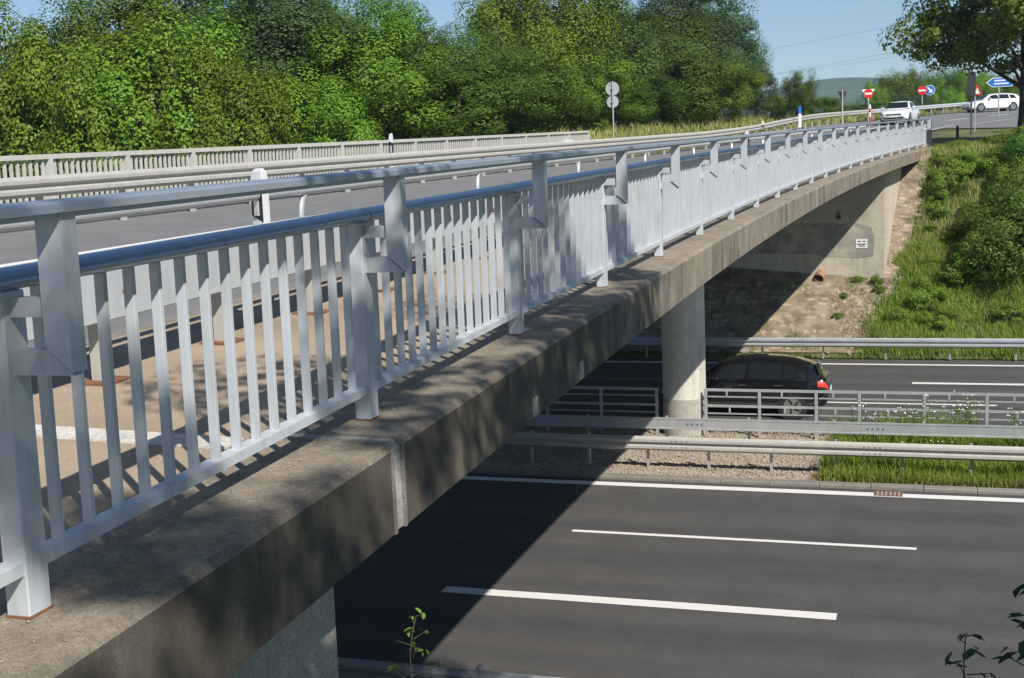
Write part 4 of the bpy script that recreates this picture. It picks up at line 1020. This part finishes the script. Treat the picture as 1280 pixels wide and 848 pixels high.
for px, py, h_, w_, k in ((1262, 352, 2.3, 3.0, 1), (1238, 340, 1.9, 2.2, 3), (1285, 330, 2.6, 3.0, 1), (1228, 302, 1.4, 2.0, 3), (1268, 290, 1.9, 2.6, 1), (1205, 345, .9, 1.2, 2), (1190, 356, .7, 1.2, 0), (1150, 388, .7, 1.0, 0), (1172, 374, .5, .9, 2),
        (1175, 250, 1.0, 1.1, 0), (1190, 232, .9, 1.2, 0), (1205, 228, .8, 1.1, 2), (1168, 272, .6, .8, 0), (1260, 238, 1.2, 1.6, 3), (1283, 222, 1.6, 2.0, 1), (1238, 216, .8, 1.1, 0), (1198, 190, .5, 1.2, 0), (1245, 186, .6, 1.4, 2), (1272, 184, .8, 1.6, 0), (1246, 265, .8, 1.2, 2), (1214, 268, .5, .8, 2), (1196, 300, .5, .8, 2), (1265, 398, .5, 1.1, 0),
        (1055, 372, .22, .35, 0), (1096, 358, .45, .4, 0), (1100, 366, .3, .45, 2), (1048, 398, .25, .4, 2), (1122, 405, .6, .7, 0), (1072, 352, .25, .5, 2)):
    wh = 'between the slope paving stones' if px < 1115 else 'beside the edge of the slope paving' if px < 1180 else 'near the crest under the big tree' if py < 240 else 'low on the grass above the guardrail' if py > 340 else 'half way up the right bank'
    shrub(px, py, h_, w_, k, LB[k]+' '+wh)
rs = random.Random(5)
for q in range(34):
    px, py = rs.uniform(1150, 1275), rs.uniform(190, 415)
    if px < 1150+max(0, (py-340))*-.5+8 and py < 300: continue
    k = rs.choice((0, 2)); shrub(px, py, rs.uniform(.25, .6), rs.uniform(.35, .8), k, ['low bright green weed clump scattered in the grass of the right bank', '', 'low yellow green weed clump scattered in the grass of the right bank'][k], 'weed clumps on the right bank')

# grass: fields of blades
def blades(n, fx, fy, h, wd, mat, name, label, zoff=0.0, lean=.35, zf=None, keep=None, cat='grass'):
    x = fx(n); y = fy(n)
    if keep is not None: kx = keep(x, y); x, y = x[kx], y[kx]
    n = len(x); z = (zf(x, y) if zf else terrain(x, y))+zoff
    th = RNG.uniform(0, 6.28, n); hh = RNG.uniform(h[0], h[1], n)*(.6+.8*(.5+.5*np.sin(x*1.3+y*.7)*np.sin(y*1.1-x*.5)))
    ww = RNG.uniform(wd*.6, wd*1.3, n); dx, dy = np.cos(th), np.sin(th); lx = RNG.normal(0, lean, n)*hh; ly = RNG.normal(0, lean, n)*hh
    A = np.stack([x-dx*ww, y-dy*ww, z-.03], -1); B = np.stack([x+dx*ww, y+dy*ww, z-.03], -1)
    M1 = np.stack([x+lx*.35+dx*ww*.7, y+ly*.35+dy*ww*.7, z+hh*.6], -1); M0 = np.stack([x+lx*.35-dx*ww*.7, y+ly*.35-dy*ww*.7, z+hh*.6], -1)
    T = np.stack([x+lx, y+ly, z+hh], -1)
    V = np.stack([A, B, M1, M0, T], 1).reshape(-1, 3); k = np.arange(n)[:, None]*5
    F = np.concatenate([k+np.array([[0, 1, 2]]), k+np.array([[0, 2, 3]]), k+np.array([[3, 2, 4]])], 0)
    return tag(npmesh(name, V, F, mat), label, cat, kind='stuff')
U = RNG.uniform
blades(22000, lambda n: U(-2.05, 9, n), lambda n: 25.86+5*U(0, 1, n)**1.5, (.10, .32), .008, 'grass_green', 'median_grass', 'green grass strip in the median right of the gravel', zf=lambda x, y: .03+0*x)
blades(12000, lambda n: U(-2.05, 9, n), lambda n: U(26.8, 30.8, n), (.22, .60), .009, 'grass_green', 'tall_weeds', 'tall green weeds growing through the median railing', zf=lambda x, y: .03+0*x, keep=lambda x, y: (np.sin(x*1.7)+np.sin(x*.6+1)) > -.6)
blades(5000, lambda n: U(-2.2, 9, n), lambda n: U(25.84, 26.4, n), (.05, .14), .012, 'grass_dry', 'dry_grass', 'dry short grass along the median kerb', zf=lambda x, y: .03+0*x)
def right_of_paving(x, y): return x > np.where(y < 46.5, -2.2+(y-43.5)*.48, -.75+(y-46.5)*.17)-.15-.25*np.sin(y*5.1)*np.sin(y*2.3)
blades(40000, lambda n: U(-2.4, 11, n), lambda n: U(43.5, 47.8, n), (.12, .36), .012, 'grass_green', 'bank_grass', 'bright green grass on the lower right bank', keep=right_of_paving)
blades(30000, lambda n: U(-1.2, 13, n), lambda n: U(46.5, 58, n), (.10, .32), .013, 'grass_dry', 'dry_bank_grass', 'dry straw coloured grass on the upper right bank', keep=right_of_paving)
blades(18000, lambda n: U(-1.2, 13, n), lambda n: U(46.5, 60, n), (.12, .36), .014, 'grass_green', 'bank_grass', 'green grass tufts on the upper right bank', keep=right_of_paving)
blades(2500, lambda n: U(-5, 0.4, n), lambda n: U(43.6, 46.4, n), (.06, .26), .012, 'grass_green', 'paving_weeds', 'green weeds between the slope paving stones', zoff=.05, keep=lambda x, y: np.sin(x*1.9+y*1.3+2)+np.sin(x*.8+y*2) > .7)
blades(3500, lambda n: U(-6, 0.4, n), lambda n: U(43.6, 46.4, n), (.06, .22), .012, 'grass_dry', 'paving_weeds', 'dry weeds between the slope paving stones', zoff=.05, keep=lambda x, y: np.sin(x*2.1+y)+np.sin(x*.9+2) > .3)
blades(9000, lambda n: U(-2.6, 11, n), lambda n: U(43.6, 47.8, n), (.15, .42), .012, 'grass_dry', 'dry_bank_grass', 'dry stalks among the grass of the lower right bank', keep=lambda x, y: right_of_paving(x, y) & (np.sin(x*1.1+y*.8)+np.sin(x*.5-y*1.7) > -.3))
blades(1500, lambda n: U(-20, 10, n), lambda n: U(42.95, 43.6, n), (.06, .22), .012, 'grass_green', 'verge_weeds', 'weeds along the foot of the slope by the guardrail')
# grass verge on the left beyond the bridge
def verge_keep(x, y):
    s_, u_ = nearest(x, y); return (u_ > 11.6+np.clip((s_-58)*.09, 0, 2.2)) & (u_ < 34)
blades(26000, lambda n: U(-34, 0, n), lambda n: U(50, 112, n), (.25, .60), .030, 'grass_dry', 'verge_grass', 'long yellowing grass on the verge in front of the trees', keep=verge_keep)
blades(14000, lambda n: U(-34, 0, n), lambda n: U(50, 112, n), (.25, .50), .030, 'grass_green', 'verge_grass', 'long green grass mixed into the verge before the trees', keep=verge_keep)
def verge2(x, y):
    s_, u_ = nearest(x, y); return (u_ > 13.8) & (u_ < 26)
blades(9000, lambda n: U(-14, 60, n), lambda n: U(85, 160, n), (.2, .5), .04, 'grass_dry', 'verge_grass', 'dry grass outside the bend behind the guardrail', keep=verge2)

# tall flowering weeds at the median railing
def flower_weed(x, y, h, label):
    o = empty('flowering_weed', (x, y, .02), label=label, cat='plant', group='flowering weeds in the median'); mb = MB(); fl = MB(); C = []; Nn = []
    for k in range(7):
        a = random.uniform(0, 6.28); l = h*random.uniform(.6, 1); b0 = Vector((x+random.uniform(-.12, .12), y+random.uniform(-.1, .1), .02)); tp = b0+Vector((math.cos(a)*.2, math.sin(a)*.12, l))
        mb.tube([b0, b0.lerp(tp, .5)+Vector((0, 0, .04)), tp], [.008, .006, .004], 4)
        for q in range(9):
            c = b0.lerp(tp, random.uniform(.2, .95)); C.append(c+Vector((random.uniform(-.07, .07), random.uniform(-.07, .07), 0))); Nn.append((random.uniform(-1, 1), random.uniform(-1, 1), 1))
        for q in range(4):
            if random.random() < .5: fl.disc(tp+Vector((random.uniform(-.05, .05), random.uniform(-.05, .05), .01)), .016, (random.uniform(-.4, .4), -.5, 1), 6)
    mb.build('stem', 'leaf_bush', o, recalc=False)
    if fl.v: tag(fl.build('flower_head', 'flower_white', o, recalc=False), kind='stuff')
    Nn = np.array(Nn); Nn /= np.linalg.norm(Nn, axis=1, keepdims=True); V, F = leaves(np.array([tuple(c) for c in C])-np.array([x, y, .02]), Nn, RNG.uniform(.06, .12, len(C)), .4)
    npmesh('leaves', V, F, 'leaf_bush', o)
for x, y, h in ((-1.4, 29.4, 1.0), (-.9, 29.2, .9), (-.3, 29.5, .95), (.05, 29.6, 1.25), (.5, 29.3, 1.0), (.85, 29.5, 1.35), (1.05, 29.7, 1.3), (1.9, 29.4, .95), (2.5, 29.6, 1.1), (3.2, 29.3, 1.0), (.35, 27.3, .6), (1.4, 27.2, .55)):
    flower_weed(x, y, h, 'leafy weed with small white flowers beside the median railing')

# saplings whose tips reach above the near bank
def sapling(tip, dist, length, nleaf, lsize, label, lean=(0, 0), mat='leaf_bush'):
    T = Vector((0, 0, CAMH))+ray(*tip)*dist; g = tz(T.x, T.y); Bp = Vector((T.x-lean[0], T.y-lean[1], tz(T.x-lean[0], T.y-lean[1])))
    o = empty('sapling', Bp, label=label, cat='sapling'); mb = MB(); m = 14
    pts = [Bp.lerp(T, k/m)+Vector((math.sin(k*.9)*.012, math.cos(k*1.3)*.012, 0)) for k in range(m+1)]
    mb.tube(pts, [.010*(1-.75*k/m) for k in range(m+1)], 6); C = []; Nn = []
    L = (T-Bp).length
    for q in range(nleaf):
        f = 1-(q/nleaf)*min(1, length/L); p = Bp.lerp(T, f); a = q*2.4; out = Vector((math.cos(a), math.sin(a), .35)); st = .03+.10*min(1, q/8)
        e = p+out*st; mb.tube([p, e], [.003, .002], 4, cap=False)
        for j in range(3):
            C.append(e+Vector((random.uniform(-.02, .02), random.uniform(-.02, .02), random.uniform(-.015, .02)))); Nn.append((out.x*.5+random.uniform(-.5, .5), out.y*.5+random.uniform(-.5, .5), .8))
    mb.build('stem', 'bark', o, recalc=False)
    Nn = np.array(Nn); Nn /= np.linalg.norm(Nn, axis=1, keepdims=True); V, F = oval_leaves(np.array([tuple(c-Bp) for c in C]), Nn, RNG.uniform(lsize*.8, lsize*1.4, len(C)), .55)
    npmesh('leaves', V, F, mat, o)
sapling((519, 771), 6.0, .45, 12, .038, 'slender sapling tip beside the near abutment wall', (.1, .1))
sapling((1207, 796), 5.2, .5, 16, .05, 'young leafy sapling on the near bank in front of the asphalt', (-.05, .1), 'leaf_dark')
sapling((1292, 735), 5.0, .6, 16, .075, 'broad leaved sapling at the edge of the near bank', (-.1, .0), 'leaf_dark')

# distant hill
mb = MB(); V = []; nxh = 60
for i in range(nxh+1):
    px = 600+i*20; f = i/nxh; hgt = 112+10*math.sin(f*7)-18*math.exp(-((px-1100)/160)**2)+4*math.sin(f*31)
    for dist, py in ((1150, 200), (1300, hgt+25), (1500, hgt), (1700, hgt+30)):
        P = Vector((0, 0, CAMH))+ray(px, py)*dist; V.append((P.x, P.y, P.z if dist > 1150 else 0))
mb.add(V, [(i*4+j, (i+1)*4+j, (i+1)*4+j+1, i*4+j+1) for i in range(nxh) for j in range(3)])
simple('hill_wood', (0.045, 0.07, 0.035), 1.0, 0, .35, .02)
tag(mb.build('hills', 'hill_wood', smooth=True, recalc=False), kind='structure')

# ------------------------------------------------------------------ haze
mh = bpy.data.materials.new('haze_air'); mh.use_nodes = True; th_ = mh.node_tree; th_.nodes.clear()
ho = th_.nodes.new('ShaderNodeOutputMaterial'); pv = th_.nodes.new('ShaderNodeVolumePrincipled')
pv.inputs['Color'].default_value = (0.58, 0.77, 1.0, 1); pv.inputs['Density'].default_value = 0.00024; pv.inputs['Anisotropy'].default_value = 0.0
th_.links.new(pv.outputs[0], ho.inputs['Volume']); MATS['haze_air'] = mh
gx, gy = (float(ax[0]), float(ax[-1])), (float(ay[0]), float(ay[-1])); zt_ = max(v[2] for v in V)+3
hb = MB().box(((gx[0]+gx[1])/2, (gy[0]+gy[1])/2, (zt_-1.1)/2), (gx[1]-gx[0]+20, gy[1]-gy[0]+20, zt_+1.1)).build('haze', 'haze_air'); tag(hb, kind='stuff')
